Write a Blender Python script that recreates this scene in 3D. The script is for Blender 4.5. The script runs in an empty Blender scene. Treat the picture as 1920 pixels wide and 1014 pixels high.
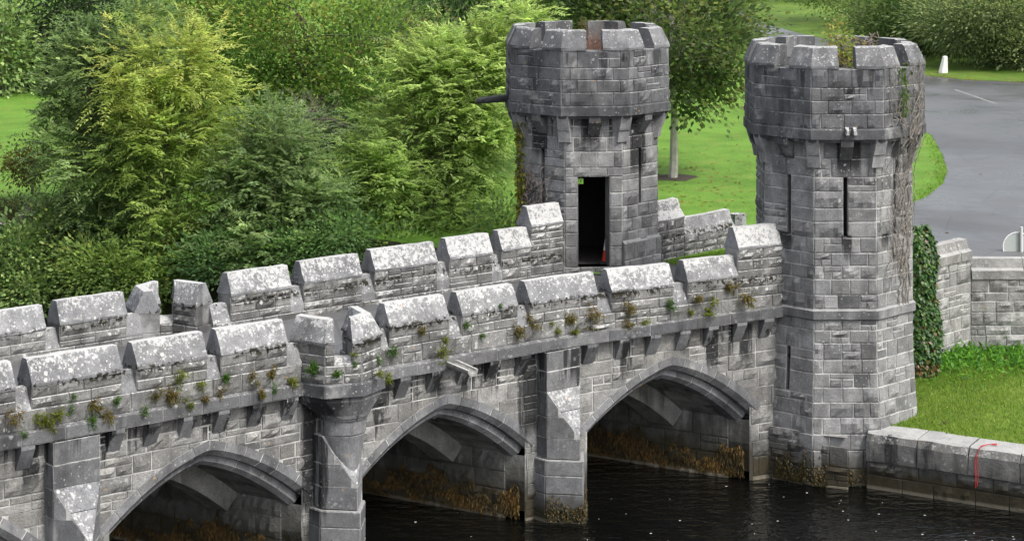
import bpy, math, random
import numpy as np
from mathutils import Vector
R = math.radians
S = bpy.context.scene
# ------------------------------------------------------------------ camera
CH = 13.2                      # camera height above the water
F = 4200.0; VH = -240.0        # focal length and horizon row, in photo pixels
cam = bpy.data.cameras.new("camera"); camo = bpy.data.objects.new("camera", cam)
S.collection.objects.link(camo); S.camera = camo
camo.location = (0, 0, CH); camo.rotation_euler = (R(90), 0, 0)
cam.sensor_width = 36; cam.lens = F/1920*36; cam.shift_y = -(507-VH)/1920
cam.clip_start = 0.5; cam.clip_end = 2000
# ------------------------------------------------------------------ sky and sun (overcast)
w = bpy.data.worlds.new("World"); S.world = w; w.use_nodes = True
SUN = Vector((0.50, -0.42, 0.80)).normalized()
nt = w.node_tree; bg = nt.nodes['Background']
sky = nt.nodes.new('ShaderNodeTexSky'); sky.sky_type = 'NISHITA'; sky.sun_disc = False
sky.sun_elevation = math.asin(SUN.z); sky.sun_rotation = math.atan2(SUN.x, SUN.y)
sky.dust_density = 4.0; sky.air_density = 1.0
hs = nt.nodes.new('ShaderNodeHueSaturation'); hs.inputs['Saturation'].default_value = 0.35
nt.links.new(sky.outputs[0], hs.inputs['Color']); nt.links.new(hs.outputs[0], bg.inputs[0])
bg.inputs[1].default_value = 0.15
sl = bpy.data.lights.new("sun", 'SUN'); sl.energy = 1.6; sl.angle = R(12); sl.color = (1, .96, .9)
so = bpy.data.objects.new("sun", sl); S.collection.objects.link(so)
so.rotation_euler = SUN.to_track_quat('Z', 'Y').to_euler()
S.view_settings.view_transform = 'Standard'; S.view_settings.look = 'None'
S.view_settings.exposure = 0.98; S.view_settings.gamma = 1
S.cycles.max_bounces = 10; S.cycles.diffuse_bounces = 6; S.cycles.transmission_bounces = 10
rng = random.Random(7); nr = np.random.default_rng(11)

# ------------------------------------------------------------------ helpers
def pix(u, v, z):               # the point at height z seen at photo pixel u, v
    Y = (CH-z)*F/(v-VH); return Vector(((u-960)/F*Y, Y, z))
def at(u, v, Y):                # the point at distance Y seen at photo pixel u, v
    return Vector(((u-960)/F*Y, Y, CH-(v-VH)/F*Y))

def link(o, parent=None):
    S.collection.objects.link(o)
    if parent is not None:
        o.parent = parent
        if parent.type == 'EMPTY': o.location = -Vector(parent.location)
    return o
def tag(o, label=None, cat=None, group=None, kind=None):
    if label: o['label'] = label
    if cat: o['category'] = cat
    if group: o['group'] = group
    if kind: o['kind'] = kind
    return o
def thing(name, loc, label, cat, group=None):
    o = bpy.data.objects.new(name, None); o.empty_display_size = .3
    o.location = loc; S.collection.objects.link(o)
    return tag(o, label, cat, group)

class MB:
    def __init__(s): s.v = []; s.f = []; s.m = []; s.t = []
    def poly(s, pts, m=0, t=.5):
        i = len(s.v); s.v.extend(tuple(p) for p in pts); s.f.append(tuple(range(i, i+len(pts)))); s.m.append(m); s.t.append(t)
    def hexa(s, b, t, m=0, tint=.5):     # bottom ring, top ring (same count, ccw seen from above)
        n = len(b); i = len(s.v); s.v.extend(tuple(p) for p in b); s.v.extend(tuple(p) for p in t)
        fs = [tuple(i+n+k for k in range(n)), tuple(i+n-1-k for k in range(n))]
        fs += [(i+k, i+(k+1) % n, i+n+(k+1) % n, i+n+k) for k in range(n)]
        for f in fs: s.f.append(f); s.m.append(m); s.t.append(tint)
    def box(s, c, d, m=0, t=.5, rz=0):
        x, y, z = d[0]/2, d[1]/2, d[2]/2; ca, sa = math.cos(rz), math.sin(rz)
        q = [(c[0]+ca*a-sa*b, c[1]+sa*a+ca*b) for a, b in ((-x, -y), (x, -y), (x, y), (-x, y))]
        s.hexa([(a, b, c[2]-z) for a, b in q], [(a, b, c[2]+z) for a, b in q], m, t)
    def prism(s, prof, A, B, m=0, t=.5):  # profile points -> A(p) and B(p), closed
        a = [A(p) for p in prof]; b = [B(p) for p in prof]; n = len(prof)
        s.poly(a[::-1], m, t); s.poly(b, m, t)
        for k in range(n):
            j = (k+1) % n; s.poly([a[k], a[j], b[j], b[k]], m, t)
    def tube(s, pts, rad, n=6, m=0, t=.5):
        i0 = len(s.v); pts = [Vector(p) for p in pts]; N = len(pts)
        if isinstance(rad, (int, float)): rad = [rad]*N
        for k in range(N):
            d = (pts[min(k+1, N-1)]-pts[max(k-1, 0)])
            d = d.normalized() if d.length > 1e-6 else Vector((0, 0, 1))
            u = d.cross(Vector((.3, .1, 1))) if abs(d.z) < .9 else d.cross(Vector((1, 0, 0)))
            u.normalize(); w_ = d.cross(u)
            for q in range(n):
                a = 2*math.pi*q/n; s.v.append(tuple(pts[k]+(u*math.cos(a)+w_*math.sin(a))*rad[k]))
        for k in range(N-1):
            for q in range(n):
                r = (q+1) % n; s.f.append((i0+k*n+q, i0+k*n+r, i0+(k+1)*n+r, i0+(k+1)*n+q)); s.m.append(m); s.t.append(t)
        s.f.append(tuple(i0+q for q in range(n))[::-1]); s.m.append(m); s.t.append(t)
        s.f.append(tuple(i0+(N-1)*n+q for q in range(n))); s.m.append(m); s.t.append(t)
    def build(s, name, mats, parent=None, smooth=False):
        me = bpy.data.meshes.new(name); me.from_pydata(s.v, [], s.f)
        if not isinstance(mats, (list, tuple)): mats = [mats]
        for x in mats: me.materials.append(x)
        me.polygons.foreach_set('material_index', s.m)
        a = me.attributes.new('tint', 'FLOAT', 'FACE'); a.data.foreach_set('value', s.t)
        if smooth: me.polygons.foreach_set('use_smooth', [True]*len(s.f))
        me.update()
        return link(bpy.data.objects.new(name, me), parent)

# ------------------------------------------------------------------ materials
class NT:
    def __init__(s, name):
        s.mat = bpy.data.materials.new(name); s.mat.use_nodes = True; s.t = s.mat.node_tree
        s.b = s.t.nodes['Principled BSDF']; s.out = s.t.nodes['Material Output']
    def n(s, typ, **k):
        o = s.t.nodes.new(typ)
        for a, v in k.items(): setattr(o, a, v)
        return o
    def l(s, a, b): s.t.links.new(a, b)
    def val(s, x, sock):
        if hasattr(x, 'is_output') or hasattr(x, 'links'): s.l(x, sock)
        else: sock.default_value = x
    def math(s, op, a, b=0.0, c=None, clamp=False):
        o = s.n('ShaderNodeMath', operation=op, use_clamp=clamp); s.val(a, o.inputs[0]); s.val(b, o.inputs[1])
        if c is not None: s.val(c, o.inputs[2])
        return o.outputs[0]
    def mix(s, f, a, b, mode='MIX'):
        o = s.n('ShaderNodeMix', data_type='RGBA', blend_type=mode); s.val(f, o.inputs[0])
        for x, k in ((a, 6), (b, 7)):
            s.val(tuple(x)+(1,) if isinstance(x, (tuple, list)) and len(x) == 3 else x, o.inputs[k])
        return o.outputs[2]
    def noise(s, vec, scale, detail=4, rough=.55, sc3=None):
        if sc3:
            mp = s.n('ShaderNodeMapping'); mp.inputs['Scale'].default_value = sc3; s.l(vec, mp.inputs[0]); vec = mp.outputs[0]
        o = s.n('ShaderNodeTexNoise'); s.l(vec, o.inputs['Vector']); o.inputs['Scale'].default_value = scale
        o.inputs['Detail'].default_value = detail; o.inputs['Roughness'].default_value = rough
        return o.outputs[0]
    def ss(s, x, lo, hi):                # smooth step
        o = s.n('ShaderNodeMapRange', interpolation_type='SMOOTHSTEP'); s.val(x, o.inputs[0])
        o.inputs[1].default_value = lo; o.inputs[2].default_value = hi; return o.outputs[0]
    def pos(s): return s.n('ShaderNodeNewGeometry').outputs['Position']
    def attr(s, name, k='Fac'): return s.n('ShaderNodeAttribute', attribute_name=name).outputs[k]

def stone_mat(name, lo, hi, lichen=.5, streak=.5, grain=1.0, bump=.5, warm=.0, wet=1, moss=0., top=.30, patch=.5, drip=None, ps=(1.7, 1.7, 1.1), spots=1., stains=()):
    m = NT(name); p = m.pos(); geo = m.n('ShaderNodeNewGeometry')
    sx = m.n('ShaderNodeSeparateXYZ'); m.l(p, sx.inputs[0]); z = sx.outputs[2]
    sn = m.n('ShaderNodeSeparateXYZ'); m.l(geo.outputs['True Normal'], sn.inputs[0])
    nz = m.math('MAXIMUM', sn.outputs[2], 0.)
    t = m.attr('tint')
    col = m.mix(t, tuple(c*.78 for c in lo), tuple(c*1.06 for c in hi))
    wn = m.n('ShaderNodeTexWhiteNoise', noise_dimensions='1D'); m.l(t, wn.inputs['W'])
    col = m.mix(m.math('MULTIPLY', wn.outputs['Value'], .16+warm*4), col, (.17+warm, .165+warm*.6, .145))
    n1 = m.noise(p, 3.2, 6, .62); n2 = m.noise(p, 38, 6, .7)
    f1 = m.math('MULTIPLY_ADD', n1, 1.5, .26); f2 = m.math('MULTIPLY_ADD', n2, 1.9*grain, 1-.95*grain)
    k = m.math('MULTIPLY', f1, f2)
    cb = m.n('ShaderNodeCombineColor'); [m.l(k, cb.inputs[i]) for i in range(3)]
    col = m.mix(1., col, cb.outputs[0], 'MULTIPLY')
    # pale mineral film
    pf = m.math('MULTIPLY', m.ss(m.noise(p, 1.0, 6, .65, ps), .55, .72), patch)
    col = m.mix(pf, col, (.33, .33, .32))
    # dirty dark weathering and water runs
    st = m.noise(p, 1.0, 5, .6, (2.3, 2.3, .33)); st2 = m.noise(p, 1.0, 3, .5, (.55, .55, .30))
    sv = m.math('ADD', m.math('MULTIPLY', st, .6), m.math('MULTIPLY', st2, .4))
    sm = m.math('MULTIPLY', m.ss(sv, .50, .61), streak)
    for z0, z1, am in (drip or ()):      # black runs below the projecting courses
        run = m.noise(p, 1.0, 4, .6, (3.4, 3.4, .12))
        fall = m.math('MULTIPLY', m.ss(z, z0, z1), m.ss(z, z1+.12, z1+.02))
        dr = m.ss(m.math('ADD', run, m.math('MULTIPLY', m.math('SUBTRACT', fall, 1.), .18)), .512, .59)
        sm = m.math('MAXIMUM', sm, m.math('MULTIPLY', m.math('MULTIPLY', dr, m.ss(fall, 0., .25)), am))
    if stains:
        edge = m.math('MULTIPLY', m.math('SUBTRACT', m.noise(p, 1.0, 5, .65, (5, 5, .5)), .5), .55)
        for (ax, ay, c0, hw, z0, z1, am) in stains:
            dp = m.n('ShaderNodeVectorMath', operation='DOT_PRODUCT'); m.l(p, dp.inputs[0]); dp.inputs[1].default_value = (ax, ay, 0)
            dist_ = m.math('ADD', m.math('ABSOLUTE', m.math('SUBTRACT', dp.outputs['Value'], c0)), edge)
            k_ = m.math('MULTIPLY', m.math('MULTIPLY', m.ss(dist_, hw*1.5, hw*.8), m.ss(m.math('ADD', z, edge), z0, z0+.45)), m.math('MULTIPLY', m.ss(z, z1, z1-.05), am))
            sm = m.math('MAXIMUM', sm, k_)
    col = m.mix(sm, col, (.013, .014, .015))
    # lichen: round white spots and crusts
    if lichen > 0:
        dist = m.noise(p, 22, 3, .6); reg0 = m.noise(p, .9, 3, .6); spot = 0.
        for vs, k0, rr_ in ((8.5, .74, .42), (19., .60, .44)):
            vo = m.n('ShaderNodeTexVoronoi'); vo.inputs['Scale'].default_value = vs; m.l(p, vo.inputs['Vector'])
            sc = m.n('ShaderNodeSeparateColor'); m.l(vo.outputs['Color'], sc.inputs[0])
            rad = m.math('MULTIPLY', m.ss(sc.outputs[0], k0, 1.), rr_)
            dd = m.math('ADD', vo.outputs['Distance'], m.math('MULTIPLY', m.math('SUBTRACT', dist, .5), .55))
            spot = m.math('MAXIMUM', spot, m.ss(m.math('SUBTRACT', rad, dd), 0., .09))
        reg = m.ss(m.math('ADD', reg0, m.math('MULTIPLY', nz, .22)), .46, .62)
        spot = m.math('MULTIPLY', m.math('MULTIPLY', spot, reg), min(1., lichen*1.3)*spots)
        crest = m.math('MULTIPLY', m.math('POWER', nz, 1.5), top)
        if moss > 0: crest = m.math('ADD', crest, m.math('MULTIPLY', m.math('MULTIPLY', m.ss(z, 4.52, 4.92), m.ss(nz, .15, .35)), .10))
        cr = m.ss(m.math('ADD', m.math('ADD', m.noise(p, 12, 9, .78), crest), m.math('ADD', m.math('MULTIPLY', m.noise(p, .8, 2), .22), m.math('MULTIPLY', t, .09))), .785, .865)
        cr = m.math('MULTIPLY', cr, min(1., lichen*1.2))
        lm = m.math('MAXIMUM', spot, cr)
        col = m.mix(m.math('MULTIPLY', lm, .82), col, m.mix(dist, (.32, .32, .315), (.55, .55, .535)))
        v3 = m.n('ShaderNodeTexVoronoi'); v3.inputs['Scale'].default_value = 3.1; m.l(p, v3.inputs['Vector'])
        s3 = m.n('ShaderNodeSeparateColor'); m.l(v3.outputs['Color'], s3.inputs[0])
        om = m.math('MULTIPLY', m.ss(s3.outputs[1], .86, .9), m.ss(m.math('ADD', v3.outputs['Distance'], m.math('MULTIPLY', dist, .1)), .16, .10))
        col = m.mix(m.math('MULTIPLY', om, .6), col, (.36, .22, .07))
    if moss > 0:                          # black cushion moss along the joint below the caps
        band = m.math('MULTIPLY', m.ss(z, 4.26, 4.36), m.ss(z, 4.52, 4.42))
        mm = m.math('MULTIPLY', m.ss(m.math('ADD', m.noise(p, 11, 4, .6), m.math('MULTIPLY', m.noise(p, .7, 2), .5)), .76, .82), band)
        col = m.mix(m.math('MULTIPLY', mm, moss), col, (.016, .014, .008))
    if wet:                               # tide marks: weed, black algae, damp
        zz = m.math('ADD', m.math('DIVIDE', z, wet), m.math('MULTIPLY', m.math('SUBTRACT', m.noise(p, 2.6, 5, .65), .5), .9))
        col = m.mix(m.math('MULTIPLY', m.ss(zz, 1.25, .55), .75), col, (.035, .034, .028))
        col = m.mix(m.math('MULTIPLY', m.ss(zz, .62, .42), .85), col, m.mix(m.noise(p, 9, 5, .7, (1, 1, .25)), (.010, .010, .006), (.050, .037, .013)))
        col = m.mix(m.math('MULTIPLY', m.ss(m.math('ADD', z, m.math('MULTIPLY', n2, .06)), .13, .07), .6), col, (.20, .18, .14))
    m.l(col, m.b.inputs['Base Color']); m.b.inputs['Roughness'].default_value = .88
    m.b.inputs['Specular IOR Level'].default_value = .3
    bp = m.n('ShaderNodeBump'); bp.inputs['Strength'].default_value = bump; bp.inputs['Distance'].default_value = .03
    m.l(m.math('ADD', m.noise(p, 9, 7, .65), m.math('MULTIPLY', m.noise(p, 55, 3, .6), .35)), bp.inputs['Height'])
    m.l(bp.outputs[0], m.b.inputs['Normal'])
    return m.mat

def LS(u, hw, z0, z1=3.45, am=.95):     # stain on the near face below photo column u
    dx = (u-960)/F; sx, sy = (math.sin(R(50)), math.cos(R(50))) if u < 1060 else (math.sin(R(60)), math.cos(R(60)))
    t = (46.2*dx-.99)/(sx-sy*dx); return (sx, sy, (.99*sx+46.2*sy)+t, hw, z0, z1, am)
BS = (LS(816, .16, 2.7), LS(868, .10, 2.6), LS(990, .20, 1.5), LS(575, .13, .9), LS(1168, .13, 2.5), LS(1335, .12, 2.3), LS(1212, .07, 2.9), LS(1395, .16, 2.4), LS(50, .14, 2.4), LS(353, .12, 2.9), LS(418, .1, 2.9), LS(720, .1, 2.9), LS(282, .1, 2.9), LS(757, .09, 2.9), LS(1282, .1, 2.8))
TS = tuple((1, 0, x, hw, z0, z1, .95) for x, hw, z0, z1 in ((1.84, .20, 6.55, 7.5), (1.84, .24, 7.4, 7.75), (.67, .14, 6.3, 7.55), (2.93, .15, 5.9, 7.55), (7.28, .18, 6.4, 7.46), (7.22, .08, 8.1, 8.6), (5.98, .13, 6.8, 7.46), (7.22, .12, 4.7, 5.4), (5.95, .09, 4.8, 5.4), (8.1, .10, 4.9, 5.4), (.67, .1, 4.8, 5.4)))
BD = ((2.0, 3.44, .92),); TD = ((5.6, 7.5, .92), (6.9, 7.75, .8))
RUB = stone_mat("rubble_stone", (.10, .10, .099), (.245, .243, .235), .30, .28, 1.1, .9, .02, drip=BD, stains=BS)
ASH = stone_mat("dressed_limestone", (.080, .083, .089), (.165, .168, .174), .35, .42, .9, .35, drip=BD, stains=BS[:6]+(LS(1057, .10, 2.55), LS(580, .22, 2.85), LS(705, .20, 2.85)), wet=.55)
STR = stone_mat("string_limestone", (.060, .062, .067), (.125, .128, .134), .45, .55, .9, .4, moss=0, top=.10)
TOW = stone_mat("tower_limestone", (.095, .097, .102), (.255, .256, .255), .42, .30, 1.05, .6, drip=TD, stains=TS, wet=.7)
TOP = stone_mat("tower_parapet_limestone", (.055, .057, .062), (.128, .131, .138), .40, .55, 1., .5, drip=((7.9, 8.95, .75), (7.4, 7.7, .7)), stains=TS)
CAP = stone_mat("coping_limestone", (.13, .133, .14), (.20, .203, .21), 1.0, .32, 1., .5, top=.25, moss=1.)
PAR = stone_mat("parapet_stone", (.075, .076, .076), (.185, .184, .178), .75, .38, 1.1, .9, .0, moss=1.)
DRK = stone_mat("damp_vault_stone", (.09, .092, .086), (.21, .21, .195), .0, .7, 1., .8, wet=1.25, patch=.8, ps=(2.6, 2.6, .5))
PAL = stone_mat("pale_wall_stone", (.16, .158, .152), (.28, .277, .267), .45, .25, 1., .9, wet=0)
QUA = stone_mat("quay_stone", (.085, .085, .08), (.165, .163, .155), .6, .95, 1., .8, wet=.75)
def mortar_mat(name, c1, c2, wet=1, stains=()):
    m = NT(name); p = m.pos(); sx = m.n('ShaderNodeSeparateXYZ'); m.l(p, sx.inputs[0])
    col = m.mix(m.ss(m.noise(p, 1.6, 5, .6), .38, .62), c1, c2)
    st = m.noise(p, 1.0, 5, .6, (2.3, 2.3, .33)); st2 = m.noise(p, 1.0, 3, .5, (.55, .55, .30))
    col = m.mix(m.math('MULTIPLY', m.ss(m.math('ADD', m.math('MULTIPLY', st, .6), m.math('MULTIPLY', st2, .4)), .50, .62), .7), col, (.03, .03, .03))
    edge = m.math('MULTIPLY', m.math('SUBTRACT', m.noise(p, 1.0, 5, .65, (5, 5, .5)), .5), .55)
    for (ax, ay, c0, hw, z0, z1, am) in stains:
        dp = m.n('ShaderNodeVectorMath', operation='DOT_PRODUCT'); m.l(p, dp.inputs[0]); dp.inputs[1].default_value = (ax, ay, 0)
        dist_ = m.math('ADD', m.math('ABSOLUTE', m.math('SUBTRACT', dp.outputs['Value'], c0)), edge)
        col = m.mix(m.math('MULTIPLY', m.math('MULTIPLY', m.ss(dist_, hw*1.5, hw*.8), m.ss(m.math('ADD', sx.outputs[2], edge), z0, z0+.45)), m.math('MULTIPLY', m.ss(sx.outputs[2], z1, z1-.05), am)), col, (.02, .02, .02))
    if wet: col = m.mix(m.ss(sx.outputs[2], 1.1, .6), col, (.03, .026, .018))
    m.l(col, m.b.inputs['Base Color']); m.b.inputs['Roughness'].default_value = .95
    return m.mat
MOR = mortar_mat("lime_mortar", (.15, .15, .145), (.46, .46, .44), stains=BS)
MOT = mortar_mat("tower_mortar", (.14, .14, .137), (.42, .42, .40), stains=TS)
MOD = mortar_mat("weathered_mortar", (.07, .07, .069), (.24, .24, .235))
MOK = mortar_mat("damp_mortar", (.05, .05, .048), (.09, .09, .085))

def simple(name, col, rough=.8, var=.3, scale=6, metal=0., bump=0.):
    m = NT(name); p = m.pos(); n = m.noise(p, scale, 5, .6)
    a = tuple(max(0, c*(1-var)) for c in col); b = tuple(min(1, c*(1+var)) for c in col)
    m.l(m.mix(n, a, b), m.b.inputs['Base Color']); m.b.inputs['Roughness'].default_value = rough; m.b.inputs['Metallic'].default_value = metal
    if bump:
        bp = m.n('ShaderNodeBump'); bp.inputs['Strength'].default_value = bump; bp.inputs['Distance'].default_value = .02
        m.l(m.noise(p, scale*3, 5, .6), bp.inputs['Height']); m.l(bp.outputs[0], m.b.inputs['Normal'])
    return m.mat
def leaf_mat(name, rough=.55, trans=.45):
    m = NT(name); c = m.attr('Col', 'Color')
    m.l(c, m.b.inputs['Base Color']); m.b.inputs['Roughness'].default_value = rough
    m.b.inputs['Specular IOR Level'].default_value = .35
    tr = m.n('ShaderNodeBsdfTranslucent'); m.l(m.mix(1., c, (1.5, 1.5, 1.1), 'MULTIPLY'), tr.inputs[0])
    mx = m.n('ShaderNodeMixShader'); mx.inputs[0].default_value = trans
    m.l(m.b.outputs[0], mx.inputs[1]); m.l(tr.outputs[0], mx.inputs[2]); m.l(mx.outputs[0], m.out.inputs[0])
    return m.mat
LEAF = leaf_mat("leaf", .6, .58); LEAFG = leaf_mat("glossy_leaf", .42, .25)
WEED = leaf_mat("wet_weed", .7, .0)
BARK = simple("grey_bark", (.10, .085, .065), .9, .5, 8, bump=.5)
TWIG = simple("dead_twig", (.16, .13, .11), .9, .4, 10)

def asphalt():
    m = NT("asphalt"); p = m.pos()
    n = m.noise(p, .35, 5, .6); g = m.noise(p, 60, 3, .7)
    col = m.mix(n, (.10, .102, .107), (.24, .243, .25))
    col = m.mix(m.math('MULTIPLY', m.ss(m.noise(p, 1.0, 5, .65, (.22, .9, 1)), .56, .7), .45), col, (.2, .2, .2))
    col = m.mix(m.math('MULTIPLY', m.ss(m.noise(p, .09, 4, .6), .42, .62), .5), col, (.075, .077, .08))
    cr_ = m.n('ShaderNodeTexVoronoi', feature='DISTANCE_TO_EDGE'); cr_.inputs['Scale'].default_value = .35; m.l(p, cr_.inputs['Vector'])
    col = m.mix(m.math('MULTIPLY', m.ss(cr_.outputs['Distance'], .012, .004), .35), col, (.03, .03, .03))
    col = m.mix(.6, col, m.mix(g, (.03, .03, .03), (.2, .2, .2)), 'OVERLAY')
    m.l(col, m.b.inputs['Base Color'])
    m.l(m.math('MULTIPLY_ADD', m.ss(n, .35, .65), .30, .26), m.b.inputs['Roughness'])
    bp = m.n('ShaderNodeBump'); bp.inputs['Strength'].default_value = .25; bp.inputs['Distance'].default_value = .01
    m.l(g, bp.inputs['Height']); m.l(bp.outputs[0], m.b.inputs['Normal'])
    return m.mat
ASPH = asphalt()
def grass_mat(name, a, b, c, dirt=0.):
    m = NT(name); p = m.pos()
    col = m.mix(m.ss(m.noise(p, .5, 5, .6), .35, .65), a, b)
    col = m.mix(m.math('MULTIPLY', m.ss(m.noise(p, 1.4, 5, .65), .5, .72), .6), col, c)
    col = m.mix(.55, col, m.mix(m.noise(p, 14, 6, .75), (.1, .1, .1), (.9, .9, .9)), 'OVERLAY')
    if dirt: col = m.mix(m.math('MULTIPLY', m.ss(m.noise(p, 1.3, 5, .65), .60, .68), dirt), col, (.05, .038, .024))
    m.l(col, m.b.inputs['Base Color']); m.b.inputs['Roughness'].default_value = .8
    m.b.inputs['Specular IOR Level'].default_value = .2
    bp = m.n('ShaderNodeBump'); bp.inputs['Strength'].default_value = .8; bp.inputs['Distance'].default_value = .05
    m.l(m.noise(p, 22, 6, .75), bp.inputs['Height']); m.l(bp.outputs[0], m.b.inputs['Normal'])
    return m.mat
LAWN = grass_mat("lawn_grass", (.088, .185, .020), (.125, .245, .030), (.18, .20, .045))
BANK = grass_mat("bank_grass", (.09, .15, .02), (.14, .20, .03), (.15, .14, .04), .9)
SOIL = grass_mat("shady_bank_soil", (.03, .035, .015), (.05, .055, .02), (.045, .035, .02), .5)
def water_mat():
    m = NT("river_water"); p = m.pos()
    m.b.inputs['Base Color'].default_value = (.002, .0024, .0022, 1); m.b.inputs['Roughness'].default_value = .04
    m.b.inputs['IOR'].default_value = 1.33
    bp = m.n('ShaderNodeBump'); bp.inputs['Strength'].default_value = .9; bp.inputs['Distance'].default_value = .07
    h = m.math('ADD', m.noise(p, 2.2, 3, .5, (1., 1.6, 1)), m.math('MULTIPLY', m.noise(p, 7, 3, .5), .35))
    m.l(h, bp.inputs['Height']); m.l(bp.outputs[0], m.b.inputs['Normal'])
    return m.mat
WATER = water_mat()

# ------------------------------------------------------------------ masonry
def rows_for(H, a, b, r):
    out = []; z = 0
    while z < H-1e-6:
        h = r.uniform(a, b)
        if H-z-h < a*.8: h = H-z if H-z < b*1.25 else (H-z)/2
        out.append(h); z += h
    return out
def snap(rows, cuts):
    bs = [0]
    for h in rows: bs.append(bs[-1]+h)
    for c in cuts:
        i = min(range(1, len(bs)-1), key=lambda k: abs(bs[k]-c)); bs[i] = c
    return sorted(bs)
def masonry(mb, P, W, bs, r, wmin=.25, wmax=.7, openings=(), lo=None, hi=None, off=.014, gap=.022, quoin=None, rock=.5,
            sneck=.25, mm=1, ms=0, base=True, tl=.0, th=1.):
    """coursed stones on the surface P(a, b, out); bs = course boundaries"""
    if base:
        cut = sorted(set([0, W]+[x for o in openings for x in o[:2]]))
        cb = sorted(set([bs[0], bs[-1]]+[x for o in openings for x in o[2:]]))
        for i in range(len(cut)-1):
            for j in range(len(cb)-1):
                ca, cz = (cut[i]+cut[i+1])/2, (cb[j]+cb[j+1])/2
                if any(o[0] < ca < o[1] and o[2] < cz < o[3] for o in openings): continue
                mb.poly([P(cut[i], cb[j], 0), P(cut[i+1], cb[j], 0), P(cut[i+1], cb[j+1], 0), P(cut[i], cb[j+1], 0)], mm, .5)
    def stone(a0, a1, b0, b1):
        g = gap/2; a0 += g; a1 -= g; b0 += g; b1 -= g
        if a1-a0 < .02 or b1-b0 < .02: return
        t = min(th, max(tl, tl+(th-tl)*r.gauss(.52, .18)))
        if lo or hi:
            N = 7; xs = [a0+(a1-a0)*k/(N-1) for k in range(N)]
            bot = [(x, max(b0, lo(x)+.012) if lo else b0) for x in xs]; topp = [(x, min(b1, hi(x)-.012) if hi else b1) for x in xs]
            ok = [k for k in range(N) if topp[k][1]-bot[k][1] > .02]
            if len(ok) < 2: return
            if len(ok) < N or any(q[1] > b0+1e-6 for q in bot) or any(q[1] < b1-1e-6 for q in topp):
                runs = [ok]
                ring = [bot[k] for k in ok]+[topp[k] for k in ok[::-1]]
                mb.poly([P(x, y, off) for x, y in ring], ms, t)
                for k in range(len(ring)):
                    q = (k+1) % len(ring); mb.poly([P(*ring[k], 0), P(*ring[q], 0), P(*ring[q], off), P(*ring[k], off)], ms, t)
                return
        e = min(.012, (b1-b0)*.2, (a1-a0)*.2)
        o = [(a0, b0), (a1, b0), (a1, b1), (a0, b1)]; q = [(a0+e, b0+e), (a1-e, b0+e), (a1-e, b1-e), (a0+e, b1-e)]
        if rock > 0: q = [(x+r.uniform(-.007, .007), y+r.uniform(-.006, .006)) for x, y in q]
        j = [r.uniform(-.005, .005) for _ in range(4)]
        O = [P(x, y, 0) for x, y in o]; Q = [P(x, y, off+d) for (x, y), d in zip(q, j)]
        for k in range(4):
            l = (k+1) % 4; mb.poly([O[k], O[l], Q[l], Q[k]], ms, t)
        if r.random() < rock and (a1-a0) > .12:
            nx = max(2, int((a1-a0)/.10)); ny = 3 if b1-b0 > .22 else 2 if b1-b0 > .12 else 1
            G = {}
            for x in range(nx+1):
                for y in range(ny+1):
                    edge = x in (0, nx) or y in (0, ny)
                    G[x, y] = P(q[0][0]+(q[1][0]-q[0][0])*x/nx, q[0][1]+(q[3][1]-q[0][1])*y/ny, off+(r.uniform(-.006, .006) if edge else r.uniform(-.002, .05)))
            for x in range(nx):
                for y in range(ny): mb.poly([G[x, y], G[x+1, y], G[x+1, y+1], G[x, y+1]], ms, t)
        else: mb.poly(Q, ms, t)
    for i in range(len(bs)-1):
        b0, b1 = bs[i], bs[i+1]
        segs = [(0, W)]
        for o in openings:
            if o[2] < b1-.02 and o[3] > b0+.02:
                ns = []
                for s0, s1 in segs:
                    if o[1] <= s0 or o[0] >= s1: ns.append((s0, s1)); continue
                    if o[0]-s0 > .03: ns.append((s0, o[0]))
                    if s1-o[1] > .03: ns.append((o[1], s1))
                segs = ns
        for s0, s1 in segs:
            xs = [s0]
            if quoin is not None and s0 == 0 and s1-s0 > .8: xs.append(s0+(.36 if (i+quoin) % 2 else .2))
            end = s1
            if quoin is not None and s1 == W and s1-s0 > .8: end = s1-(.36 if (i+quoin+1) % 2 else .2)
            while end-xs[-1] > wmax:
                ww = r.uniform(wmin, wmax)
                if end-xs[-1]-ww < wmin: ww = (end-xs[-1])/2
                xs.append(xs[-1]+ww)
            xs.append(end)
            if end != s1: xs.append(s1)
            for k in range(len(xs)-1):
                a, b = xs[k], xs[k+1]
                if r.random() < sneck and b1-b0 > .2 and b-a > .3:
                    mid = b0+(b1-b0)*r.uniform(.4, .6); c = a+(b-a)*r.uniform(.35, .65)
                    if r.random() < .5: stone(a, c, b0, mid); stone(c, b, b0, mid); stone(a, b, mid, b1)
                    else: stone(a, b, b0, mid); stone(a, c, mid, b1); stone(c, b, mid, b1)
                else: stone(a, b, b0, b1)
def seg(p0, p1):                        # plan segment -> outward normal on its right hand
    p0 = Vector(p0[:2]); p1 = Vector(p1[:2]); d = p1-p0; L = d.length; d /= L
    return p0, d, Vector((d.y, -d.x)), L
def facemap(p0, p1, z0):
    p0, d, n, L = seg(p0, p1)
    return (lambda a, b, o: Vector((p0.x+d.x*a+n.x*o, p0.y+d.y*a+n.y*o, z0+b))), L
def offset_line(pts, dist):             # inward (left-hand) offset of an open plan polyline
    pts = [Vector(p[:2]) for p in pts]; out = []
    for i in range(len(pts)):
        ns = []
        if i > 0: ns.append(seg(pts[i-1], pts[i])[2])
        if i < len(pts)-1: ns.append(seg(pts[i], pts[i+1])[2])
        if len(ns) == 1: out.append(pts[i]-ns[0]*dist)
        else:
            b = (ns[0]+ns[1]).normalized(); out.append(pts[i]-b*dist/max(.3, b.dot(ns[0])))
    return out
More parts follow.
